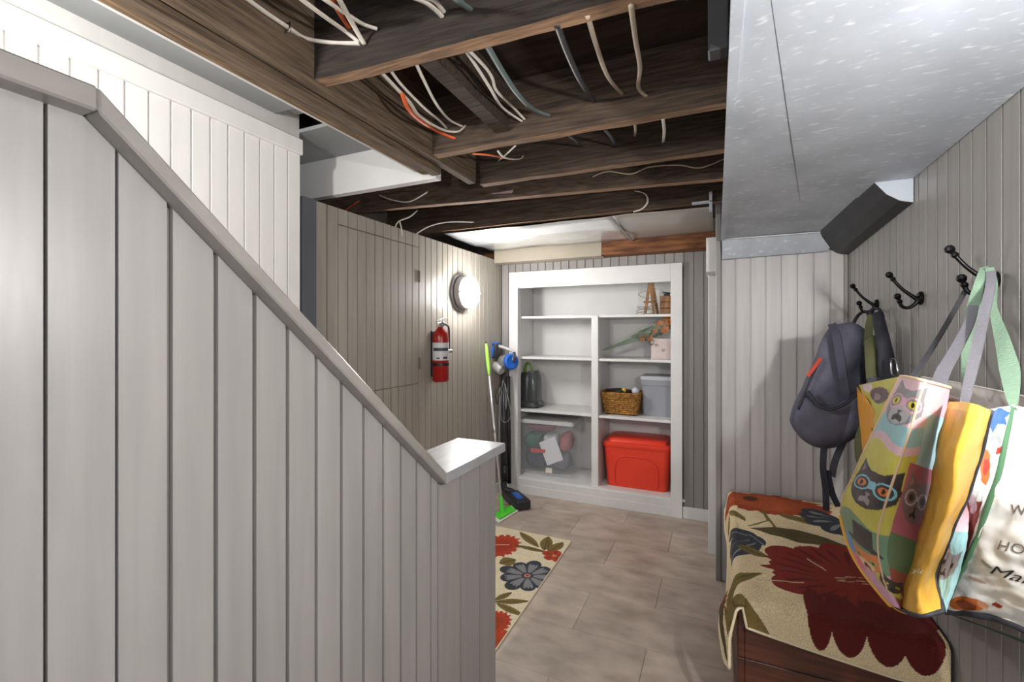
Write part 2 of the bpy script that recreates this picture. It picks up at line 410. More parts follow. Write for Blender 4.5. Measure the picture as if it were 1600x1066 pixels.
# ------------------------------------------------------------------ return wall, short wall, right wall
wr = empty('wall_return', (0, 3.1, 0), 'narrow grey return wall with white casing', None, None, 'structure')
yy = YS
while yy < YB - .01:
    plank('X', 0.0, -1, yy, .0675, 0, 2.1, GREY, wr); yy += .0675
box('backing', .009, .03, YS + .02, YB, 0, 2.1, GROOVE, wr, 0)
tag(box('trim_6', -.046, 0.0, 3.02, 3.09, 0, 1.70, TRIMW, None, .003), 'white door casing upright beside back wall', None, None, 'structure')
tag(box('trim_7', -.054, 0.0, 2.86, 3.12, 1.70, 1.90, TRIMW, None, .003), 'white casing head block on return wall', None, None, 'structure')
tag(box('trim_8', -.004, .022, YS - .016, YS + .02, 0, 2.06, GREY, None, .003), 'grey corner post at the end of short wall', None, None, 'structure')
ws = empty('wall_short', (.3, YS, 0), 'grey board end wall behind the bench', None, None, 'structure')
box('backing', .022, XR, YS + .009, YS + .03, 0, 2.1, GROOVE, ws, 0)
w = (XR - .022) / 8
for i in range(8): plank('Y', YS, -1, .022 + i * w, w, 0, 2.05, GREYS, ws)
wrt = empty('wall_right', (XR, 1.2, 0), 'grey board right wall with coat hooks', None, None, 'structure')
box('backing', XR + .009, XR + .05, -.5, YS + .03, 0, 2.15, GROOVE, wrt, 0)
yy = YS
while yy > -.45:
    plank('X', XR, -1, yy - .0668, .0668, 0, 2.1, GREY, wrt); yy -= .0668
tag(box('trim_9', XR - .016, XR, YS - .016, YS, 0, 1.74, GREY, None, .003), 'grey corner bead between short wall and right wall', None, None, 'structure')
# ------------------------------------------------------------------ ceiling frame: beam, joists, subfloor
ZJ = 2.05
beam = empty('ceiling_beam', (-1.09, .8, 2.03), 'long built-up wooden beam under the ceiling joists', 'beam')
for x0, x1, zb in ((-1.060, -1.018, 2.043), (-1.112, -1.066, 2.020), (-1.166, -1.118, 2.034)):
    prism('beam_board', [(x0, -.8, zb), (x1, -.8, zb), (x1, -.8, 2.28), (x0, -.8, 2.28)], (0, 2.66 if x0 > -1.1 else 2.44, 0), WOODT if x0 < -1.15 else WOODB, beam, .004)
prism('beam_edge_strip', [(-1.182, -.8, 2.040), (-1.169, -.8, 2.040), (-1.169, -.8, 2.28), (-1.182, -.8, 2.28)], (0, 2.42, 0), TRIMW, beam)
jl = []
def joist(p0, p1, label, h=.19, z=ZJ, th=.042, face=WOOD):
    a = oZ(*p0, z); b = oZ(*p1, z); d = (b - a).normalized(); n = Vector((-d.y, d.x, 0)) * th
    return a, b, d, n
def build_joist(a, b, label, h=.218, th=.042, face=None):
    a = Vector(a); b = Vector(b); d = (b - a).normalized(); n = Vector((-d.y, d.x, 0)) * th
    J = empty('ceiling_joist', (a + b) / 2, label, 'joist', 'old ceiling joists')
    vs = [a, b, b + n, a + n]; k = 14; V = []; Fc = []; R = random.Random(sum(map(ord, label)))
    # slightly wavy hand-sawn lower edge
    V = []
    for i in range(k + 1):
        p = a.lerp(b, i / k); e = (R.random() - .5) * .005; e2 = (R.random() - .5) * .005
        V += [p + Vector((0, 0, e)), p + n + Vector((0, 0, e2)), p + n + Vector((0, 0, h)), p + Vector((0, 0, h))]
    fm = []
    for i in range(k):
        for q in range(4):
            Fc.append([i * 4 + q, i * 4 + 4 + q, i * 4 + 4 + (q + 1) % 4, i * 4 + (q + 1) % 4]); fm.append(1 if q == 0 else 0)
    Fc += [[0, 1, 2, 3], [4 * k + 3, 4 * k + 2, 4 * k + 1, 4 * k]]; fm += [0, 0]
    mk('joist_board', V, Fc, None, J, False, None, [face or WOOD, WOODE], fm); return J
def ext(p0, p1, X0, X1, z=ZJ):
    a = oZ(*p0, z); b = oZ(*p1, z); s = (b.y - a.y) / (b.x - a.x)
    return (X0, a.y + s * (X0 - a.x), z), (X1, a.y + s * (X1 - a.x), z)
J1 = ext((505, 122), (1000, -8), -1.017, .70); J2 = ext((678, 241), (1138, 160), -1.017, .70)
J3 = ext((742, 289), (1134, 233), -1.017, .70); J4 = ext((570, 330), (1130, 279), -2.19, .70)
J5 = ((-2.19, 2.66, ZJ), (.70, 2.66, ZJ))
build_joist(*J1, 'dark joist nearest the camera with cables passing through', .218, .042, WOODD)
build_joist(*J2, 'second joist from the camera under the ceiling')
build_joist(*J3, 'third joist from the camera, meeting the end of the beam')
build_joist(*J4, 'fourth joist from the camera, running past the beam to left wall')
build_joist(*J5, 'last joist, just in front of the foil duct panels')
d0 = J1[0][1] - .42
build_joist((-1.017, d0, ZJ), (.7, d0 + .03, ZJ), 'joist above and behind the camera position')
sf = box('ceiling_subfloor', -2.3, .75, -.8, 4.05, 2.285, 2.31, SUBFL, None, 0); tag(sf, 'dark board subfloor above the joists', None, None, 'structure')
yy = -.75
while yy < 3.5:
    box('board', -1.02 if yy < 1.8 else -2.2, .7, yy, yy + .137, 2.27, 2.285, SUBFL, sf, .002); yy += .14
# blocking between the first joists
bk = tag(prism('joist_blocking', [(-.74, J1[0][1] + .06, 2.085), (-.74, J2[0][1] + .01, 2.085), (-.74, J2[0][1] + .01, 2.245), (-.74, J1[0][1] + .06, 2.245)], (.05, 0, 0), WOOD), 'short brown wood block between the first two joists', 'blocking')
# back plate (beam on top of back wall)
bp = empty('wall_plate', (-.8, YB - .1, 1.93), 'wide plate on back wall, painted beige left and bare wood right', 'plate')
REDW = M('bare_plate_wood', (132, 86, 52), rough=.8, rgb2=(84, 50, 30), scale=(6, 40, 40), bump=.4, rnd=.1)
pxa = oY(772, 400, 3.40).x; pxb = oY(940, 400, 3.40).x
prism('painted_plate', [(pxa, 3.40, 1.93), (pxb, 3.40, 1.93), (pxb, 3.40, 2.04), (pxa, 3.40, 2.04)], (0, .15, 0), BEIGE, bp, .003)
prism('bare_plate', [(pxb + .001, 3.40, 1.935), (-.005, 3.40, 1.935), (-.005, 3.40, 2.04), (pxb + .001, 3.40, 2.04)], (0, .15, 0), REDW, bp, .003)
prism('plate_end', [(-1.80, 3.42, 1.97), (pxa - .002, 3.42, 1.97), (pxa - .002, 3.42, 2.02), (-1.80, 3.42, 2.02)], (0, .12, 0), REDW, bp, .003)
# foil panels
FOIL = M('foil_sheet', (226, 228, 230), rough=.24, metal=.6, var=.06, scale=(3, 3, 3), bump=.35, bscale=(5, 9, 3), bdist=.02)
FOIL2 = M('dull_foil_sheet', (190, 186, 180), rough=.34, metal=.5, var=.12, scale=(5, 5, 5), bump=.3, bscale=(6, 6, 6), bdist=.01)
def foil(name, x0, x1, mat, lab):
    nx, ny = 24, 10; V = []; Fc = []
    for i in range(nx + 1):
        for j in range(ny + 1):
            x = lerp(x0, x1, i / nx); y = lerp(2.68, 3.398, j / ny)
            V.append((x, y, 2.032 + .010 * mnoise.noise((x * 4, y * 5, 3.3)) - .004 * math.sin(y * 9)))
    for i in range(nx):
        for j in range(ny): a = i * (ny + 1) + j; Fc.append([a, a + 1, a + ny + 2, a + ny + 1])
    o = mk(name, V, Fc, mat, None, True); m = o.modifiers.new('s', 'SOLIDIFY'); m.thickness = .002; m.offset = 1
    return tag(o, lab, 'foil panel')
fx = oZ(980, 365, 2.035).x
foil('foil_panel', -1.72, fx, FOIL, 'shiny silver foil duct panel under the joists, left one')
foil('foil_panel', fx + .003, -.02, FOIL2, 'duller grey foil duct panel beside the metal duct')
box('strap', fx - .006, fx + .01, 2.7, 3.40, 2.018, 2.022, M('foil_tape', (150, 148, 144), rough=.5, metal=.5), None, 0)
o = bpy.data.objects['strap']; o.name = 'metal_strap'; tag(o, 'thin metal strap covering the seam between foil panels', 'strap')
# ------------------------------------------------------------------ sheet metal duct
def galv(name, rgb, rough=.66):
    m = M(name, rgb, rough=rough, metal=.45, bump=.10, bscale=(9, 9, 9), bdist=.01)
    nt = m.node_tree; N = nt.nodes; L = nt.links; b = N['Principled BSDF']
    geo = N.new('ShaderNodeNewGeometry'); mp = N.new('ShaderNodeMapping'); mp.inputs['Rotation'].default_value = (0, 0, .6); mp.inputs['Scale'].default_value = (70, 160, 70)
    L.new(geo.outputs['Position'], mp.inputs[0])
    n = N.new('ShaderNodeTexNoise'); n.inputs['Scale'].default_value = .45; n.inputs['Detail'].default_value = 3; L.new(mp.outputs[0], n.inputs['Vector'])
    r = N.new('ShaderNodeMapRange'); r.inputs[1].default_value = .58; r.inputs[2].default_value = .86; L.new(n.outputs['Fac'], r.inputs[0])
    n2 = N.new('ShaderNodeTexNoise'); n2.inputs['Scale'].default_value = 5; n2.inputs['Detail'].default_value = 6; L.new(geo.outputs['Position'], n2.inputs['Vector'])
    c1 = N.new('ShaderNodeMix'); c1.data_type = 'RGBA'; c1.inputs[6].default_value = (*[v * .60 for v in lin(rgb)], 1); c1.inputs[7].default_value = (*[min(v * 1.2, .95) for v in lin(rgb)], 1)
    L.new(n2.outputs['Fac'], c1.inputs[0])
    c2 = N.new('ShaderNodeMix'); c2.data_type = 'RGBA'; L.new(r.outputs[0], c2.inputs[0]); L.new(c1.outputs[2], c2.inputs[6]); c2.inputs[7].default_value = (.82, .83, .84, 1)
    L.new(c2.outputs[2], b.inputs['Base Color']); return m
GALV = galv('galvanised_sheet', (190, 196, 204)); GALVD = M('dark_duct_metal', (62, 62, 64), rough=.5, metal=.6, var=.2, bump=.1)
du = empty('air_duct', (.3, 1.0, 1.85), 'large galvanised sheet metal air duct along the right wall', 'duct')
DX0, DX1, DY0, DY1 = .028, .588, -.8, 2.66
def dz(y): return lerp(1.893, 1.842, (y + .2) / 2.86)
nY = 24; V = []; Fc = []
for i in range(nY + 1):
    y = lerp(DY0, DY1, i / nY)
    for x, dzz in ((DX0, .22), (DX0, .0), (DX0 + .17, .006), (DX0 + .38, .007), (DX1, .0), (DX1, .22)):
        V.append((x, y, dz(y) + dzz if dzz != .22 else 2.046))
for i in range(nY):
    for k in range(5): a = i * 6 + k; Fc.append([a, a + 1, a + 7, a + 6])
    Fc.append([i * 6 + 5, i * 6, i * 6 + 6, i * 6 + 11])
Fc += [[0, 1, 2, 3, 4, 5], [nY * 6 + k for k in (5, 4, 3, 2, 1, 0)]]
mk('duct_body', V, Fc, GALV, du)
prism('corner_seam', [(DX0 - .007, DY0, dz(DY0) - .004), (DX0 + .012, DY0, dz(DY0) - .004), (DX0 + .012, DY0, dz(DY0) + .004), (DX0 - .007, DY0, dz(DY0) + .02)], (0, DY1 - DY0, dz(DY1) - dz(DY0)), GALV, du)
prism('end_lip', [(DX0, DY1 - .005, dz(DY1) + .004), (.565, DY1 - .005, dz(DY1) + .004), (.50, DY1 + .04, 1.755), (DX0, DY1 + .04, 1.745)], (0, .028, .0), GALV, du, .001)
prism('seam_line', [(DX0, DY1 - .012, dz(DY1) - .001), (.53, DY1 - .012, dz(DY1) - .001), (.53, DY1 - .006, dz(DY1) - .003), (DX0, DY1 - .006, dz(DY1) - .003)], (0, 0, .004), M('bright_seam', (205, 207, 210), rough=.35, metal=.7), du)
# folded cross-break on the underside
cr = [(oZ(1178, 24, 1.876)), (oZ(1276, 292, 1.862))]
prism('cross_break', [Vector((.075, .80, dz(.80) + .002)), Vector((.30, 2.08, dz(2.08) + .0055)), Vector((.575, 2.08, dz(2.08) + .001)), Vector((.575, .80, dz(.8) + .001))], (0, 0, -.0012), GALV, du)
# lower rounded wall branch
vs = []
prof = [(0, 0), (-.012, -.055), (-.045, -.09), (-.10, -.105), (-.105, 0)]
a = Vector((XR - .002, 1.90, 1.882)); b = Vector((XR - .002, 2.72, 1.853))
V = []; Fc = []
profn = [(0, .0), (0, -.105), (-.035, -.095), (-.07, -.070), (-.10, -.03), (-.115, .0)]
for p in (a, b):
    k = 1.0 if p is a else 1.15
    for x, z in profn: V.append(p + Vector((x * k, 0, z * k)))
k = len(profn); Fc = [list(range(k)), list(range(k, 2 * k))[::-1]] + [[i, i + k, (i + 1) % k + k, (i + 1) % k] for i in range(k)]
mk('branch_shell', V, Fc[1:], GALVD, du); mk('branch_end', V[:k] + [v + Vector((0, -.003, 0)) for v in V[:k]], [list(range(k))[::-1], list(range(k, 2 * k))] + [[i, (i + 1) % k, (i + 1) % k + k, i + k] for i in range(k)], GALV, du)
tk = oY(1106, 80, .93); tk2 = oY(1146, 0, .93)
tag(box('duct_bracket', tk.x, DX0 - .008, .93, .97, tk.z, 2.045, GALVD, None, .003), 'dark metal hanger bracket beside the duct and near joist', 'bracket')
g0 = oY(1109, 290, 2.55)
fr = empty('duct_hanger', (g0.x, 2.6, 1.95), 'thin galvanised hanger straps between last joist and duct', 'hanger')
box('upright_strap', -.035, -.02, 2.60, 2.64, 1.99, 2.09, GALV, fr); box('cross_strap', -.12, -.02, 2.60, 2.63, 2.035, 2.045, GALV, fr)
# closing wall behind the ceiling gap on the left
tag(box('wall_far_left', -2.30, -2.20, -.9, 4.1, 0, 2.3, M('masonry_paint', (120, 112, 104), rough=.9, var=.2, scale=(9, 9, 9), bump=.3)), 'rough masonry wall behind the board partition', None, None, 'structure')
tag(box('wall_far_back', -2.30, .75, 4.05, 4.10, 0, 2.3, MATS['masonry_paint']), 'rough masonry wall behind the shelves', None, None, 'structure')
# ------------------------------------------------------------------ wall lamps
LHOUS = M('lamp_housing', (150, 146, 146), rough=.4, metal=.3, var=.05); LGLASS = [M('lamp_glass', (255, 250, 240), rough=.3, emit=LAMP_FAR), M('lamp_glass_dim', (255, 250, 240), rough=.3, emit=LAMP_NEAR)]
LBAR = M('lamp_guard', (205, 205, 205), rough=.35, metal=.4)
def bulkhead(base, ax, label, g=0):
    ax = Vector(ax); L = empty('bulkhead_lamp', base, label, 'lamp'); b = Vector(base)
    lathe('base_plate', [(.0, 0), (.134, 0), (.136, .006), (.130, .014), (.0, .014)], b, ax, LHOUS, L, 36)
    lathe('housing', [(.105, .014), (.118, .02), (.118, .052), (.112, .06), (.100, .062)], b, ax, LHOUS, L, 36)
    lathe('glass_dome', [(.099, .061), (.099, .085), (.093, .103), (.078, .118), (.052, .128), (.02, .132)], b, ax, LGLASS[g], L, 36)
    u = Vector((0, 1, 0)); w = Vector((0, 0, 1))
    geos = []
    for off, d, e in ((.0, u, w), (.035, w, u)):
        pts = []
        for k in range(13):
            q = math.pi * k / 12; c = -math.cos(q)
            rr = math.sqrt(max(.113 ** 2 - off ** 2, 0)); pts.append(b + d * (rr * c) + e * (off if d is u else off) + ax * (.058 + .082 * math.sin(q) ** .6))
        geos.append(tube_geo(pts, .0045, 8))
    merge('guard_bars', geos, LBAR, L)
    return L
lb = oX(719, 458, XL); bulkhead((XL, lb.y, lb.z), (1, 0, 0), 'lit round bulkhead lamp on the grey left wall')
bb = Vector((XR, .50, 1.52)); bu = empty('bare_bulb_lamp', bb, 'bare bulb in white holder on the right wall, out of view', 'lamp')
lathe('bulb_holder', [(0, 0), (.045, 0), (.045, .008), (.022, .016), (.018, .03), (0, .03)], bb, (-1, 0, 0), TRIMW, bu, 24)
bm = bmesh.new(); bmesh.ops.create_uvsphere(bm, u_segments=20, v_segments=14, radius=.030)
for v in bm.verts: v.co += bb + Vector((-.055, 0, 0))
from_bm('bulb', bm, LGLASS[1], bu, True)
# ------------------------------------------------------------------ fire extinguisher
RED = M('extinguisher_red', (150, 26, 22), rough=.28, var=.08, scale=(20, 20, 20)); CHROME = M('chrome', (200, 200, 200), rough=.22, metal=1)
BLK = M('black_plastic', (26, 26, 28), rough=.45); LABEL = M('extinguisher_label', (196, 196, 198), rough=.4)
INK = M('printed_ink', (60, 60, 66), rough=.5)
EX = XL + .066; e0 = oX(688.5, 596, EX); et = oX(688.5, 513, EX); en = oX(688.5, 497, EX); ey = e0.y; eb = Vector((EX, ey, e0.z)); H = et.z - e0.z
ext_ = empty('fire_extinguisher', eb, 'small red fire extinguisher hanging on the left wall below the lamp', 'extinguisher'); R = .052
lathe('cylinder', [(0, 0), (R * .9, 0), (R, .008), (R, H * .82), (R * .93, H * .89), (R * .72, H * .95), (R * .42, H), (R * .3, H + .01), (.0, H + .01)], eb, (0, 0, 1), RED, ext_, 32, True, 50)
lab = lathe('label_band', [(R + .0008, H * .40), (R + .0008, H * .73)], eb, (0, 0, 1), LABEL, ext_, 32)
for k, (z0, wd) in enumerate(((.64, .9), (.585, .9), (.45, .35), (.45, -.35))):
    pass
def arc_patch(name, z0, z1, a0, a1, mat, par, rr):
    V = []; n = 8
    for z in (z0, z1):
        for k in range(n + 1):
            q = lerp(a0, a1, k / n); V.append(eb + Vector((math.cos(q) * rr, math.sin(q) * rr, z)))
    return mk(name, V, [[k, k + 1, n + 2 + k, n + 1 + k] for k in range(n)], mat, par)
arc_patch('label_print', H * .575, H * .635, -2.0, .1, INK, lab, R + .0016); arc_patch('label_print', H * .43, H * .455, -1.5, -1.1, INK, lab, R + .0016); arc_patch('label_print', H * .43, H * .47, -.7, -.1, INK, lab, R + .0016)
lathe('valve', [(.0, 0), (.017, 0), (.019, .012), (.012, .018), (.012, .034), (.0, .034)], eb + Vector((0, 0, H + .006)), (0, 0, 1), CHROME, ext_, 16)
obox('lower_lever', eb + Vector((.005, -.012, H + .034)), Vector((.008, 0, 0)), Vector((0, .042, .004)), Vector((0, 0, .004)), CHROME, ext_, .002)
obox('upper_lever', eb + Vector((.005, -.010, H + .055)), Vector((.008, 0, 0)), Vector((0, .045, .012)), Vector((0, 0, .004)), CHROME, ext_, .002)
lathe('gauge', [(0, 0), (.015, 0), (.015, .012), (0, .012)], eb + Vector((.012, -.004, H + .026)), (.9, -.4, 0), CHROME, ext_, 16)
tube('pull_ring', [eb + Vector((.02, .03 + .013 * math.cos(q), H + .055 + .013 * math.sin(q))) for q in np.linspace(0, 2 * math.pi, 12)], .002, CHROME, ext_, 6)
tube('nozzle', [eb + Vector((0, .02, H + .03)), eb + Vector((.03, .045, H + .01)), eb + Vector((.03, .055, H - .06)), eb + Vector((.028, .058, H * .60))], .006, BLK, ext_, 8)
lathe('nozzle_tip', [(0, 0), (.012, 0), (.012, .03), (.007, .035), (0, .035)], eb + Vector((.03, .045, H * .56)), (.2, 1, 0), CHROME, ext_, 12)
ring = lathe('bracket_strap', [(R + .0025, 0), (R + .0025, .018)], eb + Vector((0, 0, H * .30)), (0, 0, 1), BLK, ext_, 32)
box('bracket', XL, XL + .015, ey - .018, ey + .018, eb.z + .03, eb.z + H * .95, BLK, ext_)
# ------------------------------------------------------------------ painted patterns
class Paint:
    def __init__(s, U, V, base): s.U, s.V = U, V; s.C = np.ones(U.shape + (3,)) * np.array(lin(base)); s.rng = np.random.RandomState(3)
    def put(s, m, col, a=1.): s.C[m] = s.C[m] * (1 - a) + np.array(lin(col)) * a
    def ell(s, cx, cy, rx, ry, rot, col, a=1., jag=0., lo=0.):
        c, q = math.cos(rot), math.sin(rot); dx, dy = s.U - cx, s.V - cy
        x = (dx * c + dy * q) / rx; y = (-dx * q + dy * c) / ry; r = np.hypot(x, y)
        if jag: t = np.arctan2(y, x); r = r * (1 + jag * np.sin(t * 17 + 1) + jag * .7 * np.sin(t * 31))
        s.put((r < 1) & (r >= lo), col, a)
    def petal(s, cx, cy, ang, r0, r1, w, col, a=1.):
        c, q = math.cos(ang), math.sin(ang); dx, dy = s.U - cx, s.V - cy
        x = (dx * c + dy * q - r0) / (r1 - r0); y = -dx * q + dy * c
        ww = w * np.sqrt(np.clip(4 * x * (1 - x), 0, 1)) * (.55 + .6 * np.clip(x, 0, 1))
        s.put((x > 0) & (x < 1) & (np.abs(y) < ww), col, a)
    def leaf(s, p0, p1, w, col, bend=0., vein=None):
        p0 = np.array(p0); p1 = np.array(p1); d = p1 - p0; L = np.hypot(*d); d = d / L
        dx, dy = s.U - p0[0], s.V - p0[1]; x = (dx * d[0] + dy * d[1]) / L; y = -dx * d[1] + dy * d[0] - bend * 4 * x * (1 - x)
        ww = w * np.clip(np.sin(np.clip(x, 0, 1) * math.pi), 0, 1) ** .8
        m = (x > 0) & (x < 1) & (np.abs(y) < ww); s.put(m, col)
        if vein: s.put(m & (np.abs(y) < w * .09), vein)
    def line(s, pts, w, col):
        for a, b in zip(pts[:-1], pts[1:]):
            a = np.array(a); b = np.array(b); d = b - a; L2 = (d ** 2).sum()
            t = np.clip(((s.U - a[0]) * d[0] + (s.V - a[1]) * d[1]) / L2, 0, 1)
            s.put(np.hypot(s.U - a[0] - t * d[0], s.V - a[1] - t * d[1]) < w, col)
    def poly(s, pts, col, a=1.):
        ins = np.zeros(s.U.shape, bool); n = len(pts)
        for i in range(n):
            x0, y0 = pts[i]; x1, y1 = pts[(i + 1) % n]
            if y0 == y1: continue
            c = ((y0 > s.V) != (y1 > s.V)) & (s.U < (x1 - x0) * (s.V - y0) / (y1 - y0) + x0); ins ^= c
        s.put(ins, col, a)
def flower(p, cx, cy, R, n, cols, rot=0., w=.36, mid=None, mc=.16):
    for k in range(n): p.petal(cx, cy, rot + 2 * math.pi * k / n, R * .02, R * (1 if k % 2 == 0 else .88), R * w, cols[0])
    for k in range(n):
        for dd in (-.16, 0, .16): p.petal(cx, cy, rot + 2 * math.pi * k / n + dd, R * .18, R * .74, R * .055, cols[1])
    if mid:
        p.ell(cx, cy, R * mc, R * mc, 0, mid[0])
        p.ell(cx, cy, R * mc * .45, R * mc * .45, 0, mid[1])
OL, OLD, CREAM = (132, 114, 60), (92, 80, 46), (248, 234, 200)
BLU, BLUL, RUST, DRED = (66, 68, 78), (146, 148, 150), (196, 70, 40), (142, 40, 28)
PILE = M('rug_pile', (220, 205, 170), rough=.95, attr='print', var=.30, scale=(330, 160, 330), contrast=(.42, .62), bump=1.0, bscale=(300, 150, 300), bdist=.006)
RUGE = M('rug_binding', (226, 212, 180), rough=.9, bump=.3, bscale=(300, 300, 300))
# floor rug
RX0, RX1, RY0, RY1 = -1.60, -.855, 1.32, 2.83
nu, nv = 260, 520; U, Vv = np.meshgrid(np.linspace(RX0, RX1, nu), np.linspace(RY0, RY1, nv)); p = Paint(U, Vv, CREAM)
fz = lambda x, y: tuple(oZ(x, y, .012))[:2]
c = fz(782, 852); p.ell(c[0], c[1], .115, .15, 0, RUST, 1, .07); p.ell(c[0], c[1], .07, .09, 0, (170, 50, 32), .6, .1); p.line([fz(770, 851), fz(795, 851)], .003, CREAM)
for a, b, w in (((842, 855), (812, 831), .032), ((850, 860), (857, 838), .04), ((858, 862), (880, 847), .035), ((855, 863), (803, 851), .022), ((770, 940), (828, 939), .022), ((772, 938), (800, 925), .02), ((775, 942), (818, 962), .022), ((780, 880), (806, 874), .05)):
    p.leaf(fz(*a), fz(*b), w, OL, 0, OLD)
p.line([fz(803, 851), fz(856, 862), fz(858, 845)], .004, OLD)
c = fz(866, 868); flower(p, c[0], c[1], .08, 5, (RUST, (150, 60, 34)), .4, .42, ((210, 170, 120), RUST)); c = fz(824, 899); flower(p, c[0], c[1], .172, 9, (BLU, BLUL), .25, .29, ((214, 150, 120), (170, 66, 44)), .11)
for q, rr in (((774, 972), .085), ((778, 1008), .10), ((764, 1045), .1)):
    c = fz(*q); p.ell(c[0], c[1], rr * .8, rr, 0, RUST, 1, .08); p.ell(c[0], c[1], rr * .4, rr * .5, 0, (160, 70, 30), .7, .1)
rug = empty('floor_rug', ((RX0 + RX1) / 2, (RY0 + RY1) / 2, 0), 'cream floral rug lying on the tile floor behind the half wall', 'rug')
I = np.arange(nu * nv).reshape(nv, nu); Zr = .010 + 0 * U
fcs = np.stack([I[:-1, :-1], I[:-1, 1:], I[1:, 1:], I[1:, :-1]], -1).reshape(-1, 4)
mk('pile', np.stack([U, Vv, Zr], -1).reshape(-1, 3), fcs.tolist(), PILE, rug, True, p.C.reshape(-1, 3))
box('backing', RX0 - .004, RX1 + .004, RY0 - .004, RY1 + .004, .0005, .0095, RUGE, rug, .002)
# ------------------------------------------------------------------ bench and the rug thrown over it
BROWN = M('brown_bench_wood', (92, 48, 30), rough=.45, rgb2=(62, 32, 22), scale=(5, 60, 60), bump=.2)
BX0, BX1, BY0, BY1, BZ = .062, .584, 1.63, 2.712, .488
be = empty('bench', ((BX0 + BX1) / 2, (BY0 + BY1) / 2, 0), 'low brown wooden chest bench under a floral rug', 'bench')
box('seat', BX0 + .004, BX1, BY0 + .004, BY1, BZ - .022, BZ - .002, BROWN, be, .003)
for z0, z1 in ((0, .148), (.15, .308), (.310, .464)):
    box('end_board', BX0 + .02, BX1, BY0, BY0 + .02, z0, z1, BROWN, be, .002); box('front_board', BX0, BX0 + .02, BY0, BY1, z0, z1, BROWN, be, .002)
    box('end_board', BX0 + .02, BX1, BY1 - .02, BY1, z0, z1, BROWN, be, .002)
ns, ntt = 300, 420
def bz(x, y): q = oZ(x, y, BZ + .02); return (q.x - BX0, q.y - BY0)          # pixel on the bench top -> rug metres
S0, T0 = 1.0, 1.0
su = np.linspace(0, 1, ns); tu = np.linspace(0, 1, ntt)
SS = np.zeros((ntt, ns)); TT = np.zeros((ntt, ns)); PT = np.zeros((ntt, ns, 3)); SL = .518; TL = 1.075
for j, tv in enumerate(tu):
    for i, sv in enumerate(su):
        tfar = TL * 1.0
        # hang lengths vary along the edges
        t_lin = tv * (tfar + .095) - .095
        hang = .085 + .125 * math.exp(-max(t_lin, 0) / .085) + .02 * math.sin(t_lin * 9)
        s_ = sv * (SL + hang) - hang
        near = .062 + .05 * min(max(s_ / .4, 0), 1) ** .8 + (.0 if s_ > 0 else .0)
        t_ = tv * (tfar + near) - near
        r = .022
        # top surface with soft ripples
        bump = .010 * max(0, mnoise.noise((s_ * 6, t_ * 4.5, 1.7))) + .006 * mnoise.noise((s_ * 14, t_ * 12, 4.1)) + .012 * math.exp(-((t_ - .98) / .07) ** 2)
        z = BZ + .012 + max(bump, -.008); x = BX0 + s_; y = BY0 + t_
        fl = .018 + .03 * math.exp(-((t_ - .10) / .10) ** 2)
        if s_ < r:
            d = r - s_
            q = min(d / (r * 1.3), 1.); x = BX0 + r - r * math.sin(q * math.pi / 2) * 1.25 - fl * min(max(d - r, 0) / .1, 1)
            z = BZ + .012 + max(bump, 0) * (1 - q) - (1 - math.cos(q * math.pi / 2)) * r - max(d - r * 1.3, 0) * .97
        if t_ < r:
            d = r - t_; q = min(d / (r * 1.3), 1.)
            if s_ >= r:
                y = BY0 + r - r * math.sin(q * math.pi / 2) * 1.3 - .010
                z = BZ + .012 + max(bump, 0) * (1 - q) - (1 - math.cos(q * math.pi / 2)) * r - max(d - r * 1.3, 0) * .97
            else:
                y = BY0 + r - r * math.sin(q * math.pi / 2) * 1.3 - .010 - max(d - r * 1.3, 0) * .35
                z -= max(d - r * 1.3, 0) * .15
        SS[j, i], TT[j, i] = s_, t_; PT[j, i] = (x, y, z)
p = Paint(SS, TT, (250, 228, 184))
def bleaf(a, b, w, bend=0., col=OL): p.leaf(bz(*a), bz(*b), w, col, bend, OLD)
c = bz(1180, 783); p.ell(c[0] + .05, c[1], .26, .13, 0, (176, 74, 36), 1, .06); p.ell(c[0] + .05, c[1] - .01, .17, .075, 0, (196, 96, 50), .7, .1); p.ell(c[0] - .02, c[1] + .02, .035, .03, 0, (90, 50, 26), 1, .2)
p.line([bz(1192, 795), bz(1200, 812), bz(1170, 818)], .005, OL); p.line([bz(1192, 795), bz(1215, 828)], .006, OL); p.line([bz(1250, 850), bz(1268, 862)], .006, OL)
bleaf((1140, 792), (1165, 812), .02); bleaf((1128, 815), (1138, 795), .02)
bleaf((1172, 822), (1330, 852), .062, .01, (96, 84, 48)); bleaf((1215, 800), (1290, 822), .03); bleaf((1280, 812), (1345, 842), .035)
for a, b, w in (((1185, 838), (1128, 822), .05), ((1185, 838), (1130, 850), .05), ((1188, 842), (1136, 866), .045), ((1170, 832), (1195, 850), .03)): p.leaf(bz(*a), bz(*b), w, BLU, 0, BLUL)
c = bz(1305, 812); 
for k, a in enumerate((2.6, 3.1, 3.6, 4.2)): p.petal(c[0] + .03, c[1], a, .0, .17, .05, BLU); p.petal(c[0] + .03, c[1], a, .03, .14, .012, BLUL)
bleaf((1152, 850), (1200, 868), .03)
